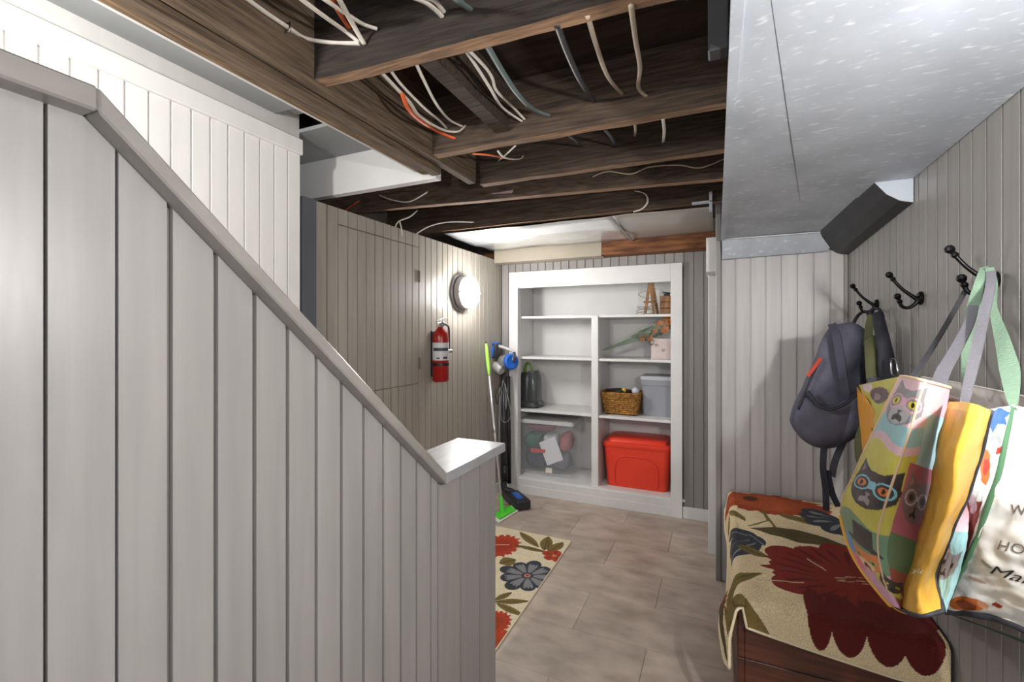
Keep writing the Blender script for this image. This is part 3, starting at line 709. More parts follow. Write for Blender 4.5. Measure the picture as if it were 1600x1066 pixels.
# big dark red flower
c = bz(1340, 905)
for k, a in enumerate(np.linspace(0, 2 * math.pi, 12, endpoint=False)): p.petal(c[0], c[1], a, .0, .30 if k % 2 else .26, .085, DRED)
p.ell(c[0], c[1], .27, .20, 0, DRED, 1, .05); p.ell(c[0], c[1], .20, .15, 0, (140, 46, 32), .5, .14)
for k, a in enumerate(np.linspace(0, 2 * math.pi, 26)): p.petal(c[0], c[1], a, .12, .24, .008, (96, 26, 20), .8)
for k in range(16): p.ell(c[0] + random.uniform(-.06, .06), c[1] + random.uniform(-.02, .03), .012, .003, .3, (200, 170, 130))
for a, b in (((1185, 903), (1255, 908)), ((1262, 870), (1290, 888))): p.line([bz(*a), bz(*b)], .003, (226, 205, 160))
bleaf((1136, 912), (1228, 992), .05, -.02); bleaf((1122, 925), (1192, 893), .028, .03); bleaf((1116, 905), (1130, 960), .03)
p.ell(-.10, .13, .05, .07, 0, (150, 56, 34), 1, .1); p.leaf((-.06, .12), (-.19, -.02), .03, OLD); p.leaf((-.02, .06), (-.10, -.03), .02, OL)
# dark petals over the near edge
for x0, w in ((.20, .032), (.27, .045), (.36, .05), (.44, .05)): p.ell(x0 + .02, .03, w, .115, 0, (104, 28, 22))
pr = empty('bench_rug', ((BX0 + BX1) / 2, 2.1, BZ), 'cream rug with dark red and blue flowers draped over bench', 'rug')
I = np.arange(ns * ntt).reshape(ntt, ns); fcs = np.stack([I[:-1, :-1], I[:-1, 1:], I[1:, 1:], I[1:, :-1]], -1).reshape(-1, 4)
o = mk('pile', PT.reshape(-1, 3), fcs.tolist(), PILE, pr, True, p.C.reshape(-1, 3))
m = o.modifiers.new('s', 'SOLIDIFY'); m.thickness = .006; m.offset = -1
edge = [Vector(PT[0, i]) for i in range(0, ns, 4)]; edge2 = [Vector(PT[j, 0]) for j in range(0, ntt, 5)]
merge('binding', [tube_geo(edge, .0042, 6), tube_geo(edge2, .0042, 6)], RUGE, pr)
# ------------------------------------------------------------------ cables in the ceiling
CW = M('white_cable', (214, 206, 196), rough=.5, var=.08, scale=(30, 30, 30)); CO = M('orange_cable', (206, 92, 48), rough=.5); CG = M('green_grey_cable', (92, 106, 104), rough=.5)
CB = M('black_cable', (44, 44, 46), rough=.4); CT_ = M('beige_cable', (176, 160, 140), rough=.55)
def cable(pts, mat, label, r=.0062, flat=.62, up=(0, -.4, 1)):
    q = [oY(x, y, Y) if Y > 0 else oX(x, y, Y) for x, y, Y in pts]
    return tag(tube('electrical_cable', q, r, mat, None, 8, flat, 7, up), label, 'cable', 'electrical cables in the joists')
jy = lambda J, x: J[0][1] + (J[1][1] - J[0][1]) * (x - J[0][0]) / (J[1][0] - J[0][0])
a1 = jy(J1, -.9) - .002; a2 = jy(J2, -.7) - .002; a3 = jy(J3, -.5) - .002; a4 = jy(J4, -.6) - .002
b1 = a1 + .055; b2 = a2 + .055; b3 = a3 + .055
cable([(372, -12, -1.008), (410, 16, -1.008), (450, 43, -1.008), (478, 60, .90), (520, 67, .93), (562, 68, a1)], CW, 'thick white cable clipped along the beam face, lowest at the near joist', .0075)
cable([(462, -8, .72), (510, 28, .82), (540, 49, .90), (562, 67, a1)], CW, 'white cable second from the beam, entering the near joist')
cable([(497, -8, .72), (545, 24, .84), (568, 38, .90), (589, 45, a1)], CW, 'white cable curving right into the near joist above the others')
cable([(516, -10, .74), (528, 16, .82), (546, 44, .93)], CO, 'short orange cable crossing behind white ones at near joist')
cable([(526, -8, .74), (548, 32, .86), (569, 69, a1)], CW, 'steep white cable crossing others at the near joist hole')
cable([(640, -6, .80), (665, 4, .86), (680, 15, .91), (692, 27, a1 + .02)], CW, 'white cable loop at top of picture entering near joist')
cable([(655, -6, .80), (680, 2, .88), (694, 20, a1 + .02)], CW, 'second white cable loop at the top edge beside first loop')
cable([(703, -10, .80), (720, 4, .88), (737, 16, a1 + .03)], CG, 'short green-grey cable at the top edge of picture', .008)
cable([(585, 102, b1), (610, 128, b1 + .08), (640, 160, b1 + .2), (656, 182, b1 + .3), (690, 202, a2 - .08), (714, 206, a2 - .03), (727, 197, a2)], CW, 'white cable drooping lowest between first and second joists')
cable([(604, 100, b1), (625, 130, b1 + .1), (660, 166, b1 + .25), (688, 190, a2 - .08), (698, 201, a2)], CW, 'white cable running straight just above the drooping one', .005)
cable([(628, 146, b1 + .14), (638, 170, b1 + .2), (655, 188, b1 + .3), (685, 206, a2 - .05), (712, 217, a2)], CO, 'orange cable hanging under white cables beside the beam', .007)
cable([(645, 88, b1), (662, 125, b1 + .12), (682, 163, b1 + .28), (702, 187, a2 - .08), (723, 198, a2)], CW, 'lone white cable arching right of the bundle by the beam', .005)
cable([(724, 74, b1), (745, 105, b1 + .12), (766, 138, b1 + .24), (785, 168, a2 - .1), (816, 190, a2)], CW, 'left white cable of the twisted pair mid ceiling', .005)
cable([(732, 78, b1), (758, 105, b1 + .14), (769, 122, b1 + .2), (776, 142, b1 + .28), (800, 166, a2 - .08), (820, 187, a2)], CW, 'right white cable of the twisted pair mid ceiling', .005)
cable([(758, 66, b1), (785, 112, b1 + .16), (808, 146, b1 + .28), (832, 170, a2 - .08), (859, 181, a2)], CG, 'green-grey cable curving beside the twisted white pair', .0085)
cable([(870, 38, b1), (888, 86, b1 + .16), (908, 128, b1 + .32), (929, 160, a2 + .02)], CB, 'thick black cable hanging between first two joists', .0085)
cable([(918, 24, b1), (932, 72, b1 + .16), (950, 120, b1 + .32), (973, 148, a2 + .03)], CT_, 'beige cable right of the black cable', .0062)
cable([(986, 8, b1), (993, 62, b1 + .16), (1000, 105, b1 + .30), (998, 138, a2 - .04), (1014, 153, a2 + .03)], CT_, 'beige cable with hooked end, rightmost between first joists', .0062)
cable([(738, 240, b2), (770, 243, b2 + .06), (801, 250, a3)], CO, 'orange cable just under the second joist near the beam', .006)
cable([(778, 236, b2), (790, 247, b2 + .1), (815, 247, a3 - .02), (818, 228, a3)], CW, 'white cable bent square under the second joist', .0045)
cable([(805, 228, b2), (790, 242, b2 + .1), (778, 252, a3)], CW, 'white cable crossing the orange one under second joist', .0045)
cable([(889, 212, b2), (899, 219, b2 + .12), (909, 229, a3)], CB, 'left black cable stub between second and third joists', .006)
cable([(945, 202, b2), (955, 214, b2 + .14), (964, 230, a3)], CB, 'right black cable stub between second and third joists', .007)
cable([(992, 192, b2), (993, 203, b2 + .14), (992, 213, a3 + .02)], CT_, 'faint beige cable stub between second and third joists', .005)
cable([(1036, 186, b2), (1038, 205, b2 + .14), (1036, 223, a3 + .03)], CW, 'white cable stub nearest the duct between joists', .0055)
cable([(926, 276, a4 - .01), (950, 268, a4 - .02), (985, 272, a4 - .02), (1015, 261, a4 - .015), (1060, 258, a4), (1095, 262, a4 + .02), (1136, 246, a4 + .05)], CT_, 'long grey cable stapled along the fourth joist', .0055)
cable([(592, 305, 2.02), (615, 313, 2.0), (640, 315, 1.99), (668, 300, 1.97)], CW, 'white cable sagging in front of the fourth joist by beam', .005)
cable([(532, 336, -1.72), (548, 322, 1.99), (568, 310, 2.05)], CO, 'short orange cable above left wall boards', .006)
cable([(616, 362, 2.12), (622, 347, 2.16), (640, 339, 2.2), (652, 329, 2.25)], CW, 'white cable rising from behind left wall toward the joist', .005)
cable([(642, 372, 2.3), (668, 355, 2.38), (700, 347, 2.45), (740, 347, 2.6)], CW, 'white cable running over the left wall toward foil panel', .0055)
cable([(624, 345, 2.14), (627, 356, 2.13), (628, 368, 2.12)], CW, 'short upright white cable behind left wall top', .004)
cable([(992, 298, 2.655), (1008, 303, 2.64), (1012, 315, 2.63), (1004, 326, 2.64), (990, 331, 2.655)], CW, 'white cable hook looping out of the last joist', .006)
tg = [oY(757, 293, a4 - .02), oY(805, 290, a4 - .02), oY(800, 302, a4 - .06), oY(768, 303, a4 - .06)]
TAG = empty('warning_tag', tg[0], 'small pale pink card tag hanging under the third joist', 'tag')
prism('card', tg, (0, .002, .0015), M('tag_card', (226, 190, 190), rough=.7), TAG)
q = oY(787, 297, a4 - .045); prism('tag_mark', [q + Vector((-.012, 0, .004)), q + Vector((.010, 0, .006)), q + Vector((.010, 0, -.010)), q + Vector((-.006, 0, -.010))], (0, -.004, -.001), M('tag_ink', (40, 24, 24), rough=.7), TAG)
st_ = oX(450, 43, -1.006); 
tag(tube('cable_staple', [st_ + Vector((-.012, 0, .010)), st_ + Vector((.006, 0, .011)), st_ + Vector((.006, 0, -.011)), st_ + Vector((-.012, 0, -.010))], .0025, CHROME, None, 6, 1, 0), 'small silver cable staple on the beam', 'staple')
# ------------------------------------------------------------------ mop
GRN = M('lime_plastic', (86, 214, 60), rough=.4); GRNL = M('lime_grip', (170, 232, 96), rough=.4); POLE = M('mop_pole', (206, 206, 208), rough=.3, metal=.4)
PADW = M('mop_pad', (226, 228, 214), rough=.9, bump=.4, bscale=(200, 200, 200))
ms = oZ(785, 800, .03); mt = oX(759.5, 537, -1.662); mop = empty('flat_mop', (ms.x, ms.y, 0), 'lime green flat floor mop leaning on the left wall', 'mop')
dm = (mt - ms)
tube('pole', [ms + dm * .05, ms + dm * .84], .0085, POLE, mop, 10, 1, 0); tube('pole_joint', [ms + dm * .455, ms + dm * .475], .0105, CHROME, mop, 10, 1, 0)
tube('grip', [ms + dm * .80, ms + dm * .84, ms + dm * .90, ms + dm * .96, ms + dm * 1.0], [.010, .017, .019, .017, .010], GRNL, mop, 12, .8, 4)
tube('swivel', [ms + Vector((0, 0, -.01)), ms + dm * .03, ms + dm * .085], [.020, .016, .012], GRN, mop, 10, 1, 3)
pc = [oZ(767, 808, .01), oZ(779, 817, .01), oZ(810, 798, .01), oZ(798, 790, .01)]
prism('pad', [Vector((v.x, v.y, .001)) for v in pc], (0, 0, .014), PADW, mop, .004)
cc = sum(pc, Vector()) / 4; prism('head_plate', [Vector((lerp(cc.x, v.x, .84), lerp(cc.y, v.y, .78), .016)) for v in pc], (0, 0, .012), GRN, mop, .004)
tube('wall_hook_hole', [mt + dm * .001, mt + dm.normalized() * .012], .006, BLK, mop, 8, 1, 0)
# ------------------------------------------------------------------ stick vacuum
VG = M('vacuum_grey', (142, 140, 140), rough=.35, metal=.2, var=.06); VD = M('vacuum_dark', (46, 46, 50), rough=.35); VB = M('vacuum_blue', (36, 96, 190), rough=.3); VT = M('vacuum_light', (176, 172, 170), rough=.4)
vb = oZ(812, 784, .03); vh = empty('stick_vacuum', (vb.x, vb.y, 0), 'blue and grey cordless stick vacuum standing by the shelf frame', 'vacuum')
fw = Vector((.72, -.69, 0)).normalized(); sd = Vector((fw.y, -fw.x, 0)) * -1
hc = Vector((vb.x - .02, vb.y + .0, .04))
obox('floor_head', hc, fw * .13, sd * .062, Vector((0, 0, .036)), VD, vh, .016, 3); obox('head_stripe', hc + Vector((0, 0, .033)), fw * .075, sd * .026, Vector((0, 0, .006)), VB, vh, .004, 2)
lathe('head_wheel', [(0, 0), (.038, 0), (.040, .006), (.040, .026), (.034, .03), (0, .03)], Vector((hc.x - .135, hc.y + .095, .041)), sd * -1, VD, vh, 20)
jb = oY(788, 768, 3.34); jt = oY(787, 582, 3.44)
tube('neck', [hc - fw * .10 + Vector((0, .03, .02)), Vector((jb.x, jb.y, .09)), Vector((jb.x, jb.y + .01, .17))], [.022, .026, .024], VD, vh, 12, 1, 5)
tube('wand', [Vector((jb.x, jb.y, .15)), jt], .021, VD, vh, 14, 1, 0); tube('wand_joint', [Vector((jb.x + .002, jb.y, .15)), Vector((jb.x, jb.y + .012, .27))], .028, BLK, vh, 12, 1, 0)
o1 = oY(795, 770, 3.37); o2 = oY(794, 588, 3.44); tube('second_tube', [Vector((o1.x, 3.38, .12)), o2], .017, BLK, vh, 10, 1, 0)
o1 = oY(779.5, 740, 3.38); o2 = oY(781, 605, 3.44); tube('side_rail', [o1, o2], .010, VG, vh, 8, 1, 0)
vc = oY(790, 566, 3.42)
lathe('motor_body', [(0, -.075), (.045, -.075), (.058, -.055), (.062, 0), (.06, .05), (.052, .07), (0, .07)], vc + Vector((0, 0, .0)), Vector((.80, -.55, .10)), VG, vh, 24)
lathe('filter_cap', [(0, .07), (.060, .07), (.066, .078), (.066, .098), (.052, .108), (.036, .104), (0, .100)], vc, Vector((.80, -.55, .10)), VB, vh, 24)
bt = oY(772.5, 548, 3.40); obox('battery', bt, Vector((.040, 0, 0)), Vector((0, .045, 0)), Vector((.004, 0, .062)), VD, vh, .012, 3)
obox('battery_label', bt + Vector((-.003, -.046, -.005)), Vector((.019, 0, 0)), Vector((0, .003, 0)), Vector((.002, 0, .045)), VB, vh, .003, 2); obox('battery_cap', bt + Vector((.004, 0, .062)), Vector((.038, 0, 0)), Vector((0, .044, 0)), Vector((0, 0, .007)), VB, vh, .004, 2)
ca = oY(778, 575, 3.40); lathe('dust_cup', [(0, -.05), (.036, -.05), (.042, -.04), (.042, .04), (.036, .05), (0, .05)], ca, Vector((.75, -.2, -.35)), VT, vh, 20)
tube('handle', [bt + Vector((.02, .0, .045)), vc + Vector((.055, -.01, .098)), vc + Vector((.10, -.04, .075)), vc + Vector((.095, -.055, .02))], [.013, .014, .013, .012], VT, vh, 10, 1, 5)
tube('trigger_guard', [vc + Vector((.098, -.05, .085)), vc + Vector((.108, -.065, .05)), vc + Vector((.104, -.07, .0))], .010, VD, vh, 8, 1, 5)
obox('blue_side', oY(761, 575, 3.43), Vector((.012, 0, 0)), Vector((0, .02, 0)), Vector((0, 0, .05)), VB, vh, .005, 2)
hs = oY(786, 600, 3.41)
for k, (xa, xb, zl) in enumerate(((776, 780, 632), (792, 790, 640), (784, 798, 660))):
    tube('hanging_cord', [oY(786, 594, 3.40), oY(xa, 612, 3.38), oY(xa - 1, zl - 8, 3.37), oY((xa + xb) / 2, zl, 3.36), oY(xb, zl - 14, 3.37), oY(789, 600, 3.39)], .0028, VG if k else BLK, vh, 6, 1, 6)
# ------------------------------------------------------------------ things on the shelves
def rrect(cx, cy, hx, hy, r, z, n=4):
    out = []
    for sx, sy, a0 in ((1, 1, 0), (-1, 1, 1), (-1, -1, 2), (1, -1, 3)):
        for k in range(n + 1):
            q = (a0 + k / n) * math.pi / 2; out.append(Vector((cx + sx * (hx - r) + r * math.cos(q), cy + sy * (hy - r) + r * math.sin(q), z)))
    return out
def loft(name, rings, mat, parent=None, smooth=True, ang=40, cap=(True, True)):
    n = len(rings[0]); vs = [v for r in rings for v in r]; fs = []
    for i in range(len(rings) - 1):
        for k in range(n): fs.append([i * n + k, i * n + (k + 1) % n, (i + 1) * n + (k + 1) % n, (i + 1) * n + k])
    if cap[0]: fs.append(list(range(n))[::-1])
    if cap[1]: fs.append(list(range((len(rings) - 1) * n, len(rings) * n)))
    o = mk(name, vs, fs, mat, parent, smooth)
    try: o.data.set_sharp_from_angle(angle=math.radians(ang))
    except Exception: pass
    return o
# red tote
REDP = M('red_tote_plastic', (232, 66, 44), rough=.35, var=.05, scale=(6, 6, 6)); REDD = M('red_tote_relief', (222, 58, 38), rough=.38)
x0, x1 = oY(941, 720, 3.60).x, oY(1049, 720, 3.60).x; y0, y1 = 3.60, 3.955; cx, cy, hx, hy = (x0 + x1) / 2, (y0 + y1) / 2, (x1 - x0) / 2, (y1 - y0) / 2
tz = oY(945, 694, 3.60).z; b0 = SILL + .001
rt = empty('storage_tote', (cx, cy, SILL), 'bright red plastic storage tote with lid on the bottom shelf', 'storage bin', 'plastic storage bins')
loft('bin', [rrect(cx, cy, hx * .88, hy * .86, .04, b0), rrect(cx, cy, hx * .89, hy * .87, .045, b0 + .01), rrect(cx, cy, hx * .975, hy * .975, .05, tz - .02), rrect(cx, cy, hx * .985, hy * .985, .05, tz)], REDP, rt)
ld = loft('lid', [rrect(cx, cy, hx * 1.0, hy * 1.0, .05, tz - .018), rrect(cx, cy, hx * 1.015, hy * 1.015, .055, tz - .014), rrect(cx, cy, hx * 1.015, hy * 1.015, .055, tz + .012), rrect(cx, cy, hx * .96, hy * .96, .05, tz + .022), rrect(cx, cy, hx * .90, hy * .90, .05, tz + .024), rrect(cx, cy, hx * .86, hy * .82, .05, tz + .046), rrect(cx, cy, hx * .80, hy * .76, .05, tz + .050)], REDP, rt)
yf = lambda z: cy - hy * lerp(.87, .975, (z - b0) / (tz - b0)) - .0015
arch = []
for k in range(19):
    q = math.pi * k / 18; arch.append((cx - .165 * math.copysign(abs(math.cos(q)) ** .45, math.cos(q)), b0 + .03 + .22 * math.sin(q) ** .45))
merge('front_relief', [tube_geo([Vector((a, yf(z), z)) for a, z in [(cx - .15, b0 + .015)] + arch + [(cx + .15, b0 + .015)]], .005, 8)], REDD, rt)
# clear tote
CLR = M('clear_plastic', (236, 238, 238), rough=.12, alpha=.18, spec=.6); CLRR = M('clear_rim', (222, 224, 222), rough=.25, alpha=.75)
x0, x1 = IX0 + .012, oY(895, 700, 3.63).x; y0, y1 = 3.63, 3.96; cx, cy, hx, hy = (x0 + x1) / 2, (y0 + y1) / 2, (x1 - x0) / 2, (y1 - y0) / 2; tz = oY(885, 664, 3.63).z
ctt = empty('storage_tote', (cx, cy, SILL), 'clear plastic storage tote full of fabric on the bottom shelf', 'storage bin', 'plastic storage bins')
loft('bin', [rrect(cx, cy, hx * .93, hy * .90, .03, b0), rrect(cx, cy, hx * .995, hy * .99, .035, tz)], CLR, ctt, True, 40, (True, False))
loft('lid', [rrect(cx, cy, hx * 1.02, hy * 1.02, .035, tz - .012), rrect(cx, cy, hx * 1.02, hy * 1.02, .035, tz + .012), rrect(cx, cy, hx * .97, hy * .97, .03, tz + .018)], CLRR, ctt)
def blob(name, c, r, mat, par, seed=0, boxy=1.):
    bm = bmesh.new(); bmesh.ops.create_icosphere(bm, subdivisions=3, radius=1)
    for v in bm.verts:
        v.co = Vector([math.copysign(abs(q) ** boxy, q) for q in v.co])
        n = mnoise.noise(v.co * 1.6 + Vector((seed, seed * 2.3, 0))); v.co = Vector((v.co.x * r[0], v.co.y * r[1], v.co.z * r[2])) * (1 + .22 * n) + Vector(c)
    return from_bm(name, bm, mat, par, True)
FAB = lambda n, c: M(n, c, rough=.9, var=.12, scale=(40, 40, 40), bump=.3)
def content(name, loc, r, col, lab, sd):
    return tag(blob(name, loc, r, FAB('fabric_' + '_'.join(map(str, col)), col), None, sd, .62), lab, 'fabric')
zz = SILL + .02
content('folded_cloth', (x0 + .12, 3.80, zz + .085), (.095, .11, .075), (58, 66, 84), 'dark navy cloth at the bottom left of the clear tote', 1)
content('folded_cloth', (x0 + .325, 3.81, zz + .085), (.085, .11, .075), (120, 124, 134), 'grey cloth at the bottom right of the clear tote', 2)
content('folded_cloth', (x0 + .095, 3.79, zz + .245), (.078, .10, .072), (40, 96, 84), 'teal cloth at the left in the clear tote', 3)
content('folded_cloth', (x0 + .16, 3.80, zz + .375), (.12, .11, .042), (128, 60, 80), 'maroon cloth at the top of clear tote', 4)
content('folded_cloth', (x0 + .375, 3.82, zz + .25), (.045, .10, .075), (178, 96, 104), 'dusty pink cloth at the right in the clear tote', 5)
content('folded_cloth', (x0 + .245, 3.80, zz + .245), (.060, .09, .072), (206, 208, 218), 'white cloth in the centre of clear tote', 6)
en_ = [oY(842, 692, 3.668), oY(867, 682, 3.668), oY(880, 719, 3.664), oY(855, 728, 3.664)]
tag(prism('envelope', en_, (0, .006, 0), M('white_card', (220, 220, 228), rough=.6), None, .001), 'tilted white envelope inside the clear tote', 'envelope')
sc = [oY(829, 700, 3.660), oY(852, 703, 3.660), oY(851, 708, 3.660), oY(829, 707, 3.660)]
tag(prism('red_ribbon', sc, (0, .006, 0), M('ribbon_red', (190, 50, 40), rough=.7)), 'short red ribbon inside the clear tote', 'ribbon')
lq = oY(857, 736, 3.634); tag(box('paper_label', lq.x - .028, lq.x + .028, 3.642, 3.644, lq.z - .02, lq.z + .022, M('label_paper', (226, 222, 208), rough=.7), None, 0), 'small blank cream label on the clear tote front', 'label')
# grey tote
GTP = M('grey_tote_plastic', (150, 152, 160), rough=.4, var=.04); GTL = M('grey_tote_lid', (196, 198, 204), rough=.4)
x0, x1 = oY(1000, 620, 3.70).x, IX1 - .012; y0, y1 = 3.70, 3.97; cx, cy, hx, hy = (x0 + x1) / 2, (y0 + y1) / 2, (x1 - x0) / 2, (y1 - y0) / 2; tz = oY(1000, 592, 3.70).z; b0 = SZ[0] + .001
gt = empty('storage_tote', (cx, cy, SZ[0]), 'grey plastic storage tote with pale lid beside wicker basket', 'storage bin', 'plastic storage bins')
loft('bin', [rrect(cx, cy, hx * .90, hy * .90, .03, b0), rrect(cx, cy, hx * .95, hy * .95, .035, tz - .055), rrect(cx, cy, hx * .985, hy * .985, .035, tz - .05), rrect(cx, cy, hx, hy, .035, tz)], GTP, gt)
loft('lid', [rrect(cx, cy, hx * 1.01, hy * 1.01, .035, tz - .006), rrect(cx, cy, hx * 1.02, hy * 1.02, .035, tz + .014), rrect(cx, cy, hx * .96, hy * .96, .03, tz + .022)], GTL, gt)
# wicker basket
WICK = M('wicker', (176, 126, 54), rough=.7, rgb2=(112, 72, 28), scale=(60, 60, 60), bump=.3); WICKD = M('wicker_dark', (70, 48, 28), rough=.8)
x0, x1 = oY(939, 630, 3.63).x, oY(998, 630, 3.63).x; y0, y1 = 3.63, 3.86; cx, cy, hx, hy = (x0 + x1) / 2, (y0 + y1) / 2, (x1 - x0) / 2, (y1 - y0) / 2; tz = oY(960, 616, 3.63).z
bk_ = empty('wicker_basket', (cx, cy, SZ[0]), 'small golden wicker basket on the right shelf above red tote', 'basket')
geos = []; rows = 10
for r_ in range(rows):
    z = lerp(b0 + .008, tz, (r_ + .5) / rows); f = lerp(.82, 1.0, (r_ + .5) / rows); pts = []
    base = rrect(cx, cy, hx * f, hy * f, .03, z, 5); per = base + [base[0]]; dense = []
    for a, b in zip(per[:-1], per[1:]):
        k = max(1, int((b - a).length / .008)); dense += [a.lerp(b, q / k) for q in range(k)]
    for i, q in enumerate(dense):
        d = Vector((q.x - cx, q.y - cy, 0)).normalized(); pts.append(q + d * (.0035 * math.sin(i * .78 + math.pi * r_)))
    pts.append(pts[0]); geos.append(tube_geo(pts, .0085 * (tz - b0) / .14, 6, 1, False))
merge('weave', geos, WICK, bk_)
stk = []
for q in rrect(cx, cy, hx * .98, hy * .98, .03, tz, 4)[::2]:
    stk.append(tube_geo([Vector((lerp(cx, q.x, .83), lerp(cy, q.y, .83), b0)), Vector((q.x, q.y, tz))], .004, 6))
merge('stakes', stk, WICKD, bk_)
rim = rrect(cx, cy, hx * 1.02, hy * 1.02, .03, tz + .006, 5); merge('rim', [tube_geo(rim + rim[:1], .009, 8, 1, False)], WICK, bk_)
loft('lining', [rrect(cx, cy, hx * .78, hy * .78, .03, b0), rrect(cx, cy, hx * .95, hy * .95, .03, tz - .01)], WICKD, bk_)
tag(blob('dark_cloth', (cx - .03, cy, tz + .012), (hx * .62, hy * .7, .022), M('dark_cloth', (56, 46, 40), rough=.9), None, 9), 'dark cloth lying on top in the wicker basket', 'cloth')
kb = oY(975, 610, 3.70); tag(lathe('yellow_cap', [(0, 0), (.016, 0), (.018, .006), (.016, .026), (.010, .032), (0, .032)], (kb.x, 3.70, tz + .012), (0, 0, 1), M('yellow_plastic', (224, 186, 66), rough=.4), None, 16), 'small yellow cap standing in the wicker basket', 'cap')
bl = oY(993, 611, 3.70); bm = bmesh.new(); bmesh.ops.create_uvsphere(bm, u_segments=20, v_segments=12, radius=.030)
for v in bm.verts: v.co += Vector((bl.x, 3.70, bl.z))
tag(from_bm('white_ball', bm, M('ball_white', (196, 198, 206), rough=.5, bump=.2, bscale=(120, 120, 120)), None, True), 'pale grey-white ball resting on the basket rim', 'ball')
# bouquet
tip = oY(938, 549, 3.66); mouth = oY(1046, 508, 3.70); ax = (mouth - tip); Lb = ax.length; axn = ax.normalized()
bq = empty('bouquet', (tip.x + .1, 3.68, SZ[1]), 'bouquet of orange flowers in a clear sleeve lying on the shelf', 'bouquet')
SLV = M('clear_sleeve', (214, 224, 218), rough=.1, alpha=.12, bump=.5, bscale=(40, 40, 40)); LEAFM = M('bouquet_leaf', (58, 76, 38), rough=.6, var=.3, scale=(30, 30, 30)); ORG_ = M('orange_petal', (226, 136, 34), rough=.6, var=.35, scale=(40, 40, 40)); STEM = M('bouquet_stem', (96, 116, 84), rough=.6)
lathe('sleeve', [(.006, 0), (.03, Lb * .3), (.055, Lb * .65), (.075, Lb * .97), (.074, Lb)], tip, axn, SLV, bq, 20)
side = axn.orthogonal().normalized(); side2 = axn.cross(side); rb = random.Random(5)
for k in range(12):
    a = rb.uniform(0, 6.28); e = tip + axn * (Lb * rb.uniform(.55, .85)) + (side * math.cos(a) + side2 * math.sin(a)) * rb.uniform(.01, .045)
    tube('stem', [tip + axn * .02, tip.lerp(e, .5), e], .003, STEM, bq, 6, 1, 3)
def leafshape(name, c, d, L, w, mat, par):
    d = d.normalized(); s_ = d.cross(Vector((.2, -.8, .5))).normalized(); n = d.cross(s_); V = []
    for k in range(6):
        t = k / 5; wd = w * math.sin(math.pi * min(max(t, .04), .97)) ; b = c + d * (L * t) + n * (.012 * math.sin(t * 3))
        V += [b - s_ * wd, b + n * .003, b + s_ * wd]
    Fc = []
    for k in range(5):
        for q in range(2): a = k * 3 + q; Fc.append([a, a + 1, a + 4, a + 3])
    return mk(name, V, Fc, mat, par, True)
for k in range(44):
    a = rb.uniform(0, 6.28); c = tip + axn * (Lb * rb.uniform(.45, .9)) + (side * math.cos(a) + side2 * math.sin(a)) * rb.uniform(.01, .04)
    leafshape('leaf', c, axn + side * rb.uniform(-.5, .5) + side2 * rb.uniform(-.5, .5), rb.uniform(.06, .10), .014, LEAFM if k % 3 else STEM, bq)
for k, (t, h, s_) in enumerate(((.62, -.02, .03), (.72, -.03, .034), (.88, .03, .04), (.98, .035, .045), (.94, -.02, .04), (.80, .0, .03))):
    c = tip + axn * (Lb * t) + Vector((0, -.02, h))
    for q in range(9): leafshape('petal', c, Vector((math.cos(q * .7), -.5, math.sin(q * .7))), s_, s_ * .32, ORG_, bq)
# gift bag
gx0, gx1 = oY(1017, 545, 3.66).x, IX1 - .04; gtz = oY(1030, 529, 3.66).z
GBM = M('pale_gift_paper', (206, 190, 186), rough=.5, var=.1, scale=(30, 30, 30)); gb = empty('gift_box', ((gx0 + gx1) / 2, 3.74, SZ[1]), 'pale pinkish gift bag standing at the right of bouquet shelf', 'gift bag')
loft('bag_body', [rrect((gx0 + gx1) / 2, 3.74, (gx1 - gx0) / 2, .075, .004, SZ[1] + .001), rrect((gx0 + gx1) / 2, 3.74, (gx1 - gx0) / 2 * .98, .07, .004, gtz)], GBM, gb, False)
q = oY(1018, 535, 3.655); tube('bag_handle', [q + Vector((.018 * math.cos(a), 0, .018 * math.sin(a))) for a in np.linspace(0, 6.0, 12)], .0025, WICKD, gb, 6)
for k, xx in enumerate((1026, 1036)):
    q = oY(xx, 540 + k * 8, 3.664); tube('scroll_print', [q + Vector((.014 * math.cos(a) * (1 - a / 9), 0, .014 * math.sin(a) * (1 - a / 9))) for a in np.linspace(0, 6.5, 12)], .0016, M('scroll_ink', (150, 132, 128), rough=.5), gb, 6)
# top shelf: easel, wire lights, wooden box
EW = M('light_wood', (160, 118, 78), rough=.6, rgb2=(124, 86, 54), scale=(40, 40, 6)); TS = SZ[2]
ea = empty('wooden_easel', (oY(1018, 488, 3.66).x, 3.66, TS), 'small folded wooden easel standing on the top shelf', 'easel')
for xa, xb, yo in ((1008, 1015, 3.64), (1022, 1016, 3.64), (1028, 1019, 3.70)):
    a = oY(xa, 488, yo); b = oY(xb, 441, yo + .01); a.z = TS + .001; d = (b - a) / 2; s_ = Vector((.011, 0, 0)); obox('easel_leg', (a + b) / 2 + Vector((0, 0, .003)), s_, Vector((0, .006, 0)), d, EW, ea, .001)
a = oY(1012, 472, 3.635); obox('easel_ledge', a, Vector((.03, 0, 0)), Vector((0, .012, 0)), Vector((0, 0, .006)), EW, ea, .001)
WIRE = M('thin_wire', (150, 140, 120), rough=.4, metal=.3); wr_ = [oY(1010 + 13 * math.sin(k * 1.9) + (k % 3) * 4 - 4, 486 + 7 * math.cos(k * 1.3) if k < 14 else 470 - (k - 14) * 6, 3.60 + .03 * math.sin(k)) for k in range(19)]
for q in wr_:
    if q.z < TS + .004 and q.y > YB + .028: q.z = TS + .004
wr_ = [Vector((q.x, max(q.y, YB + .04), max(q.z, TS + .004))) for q in wr_]
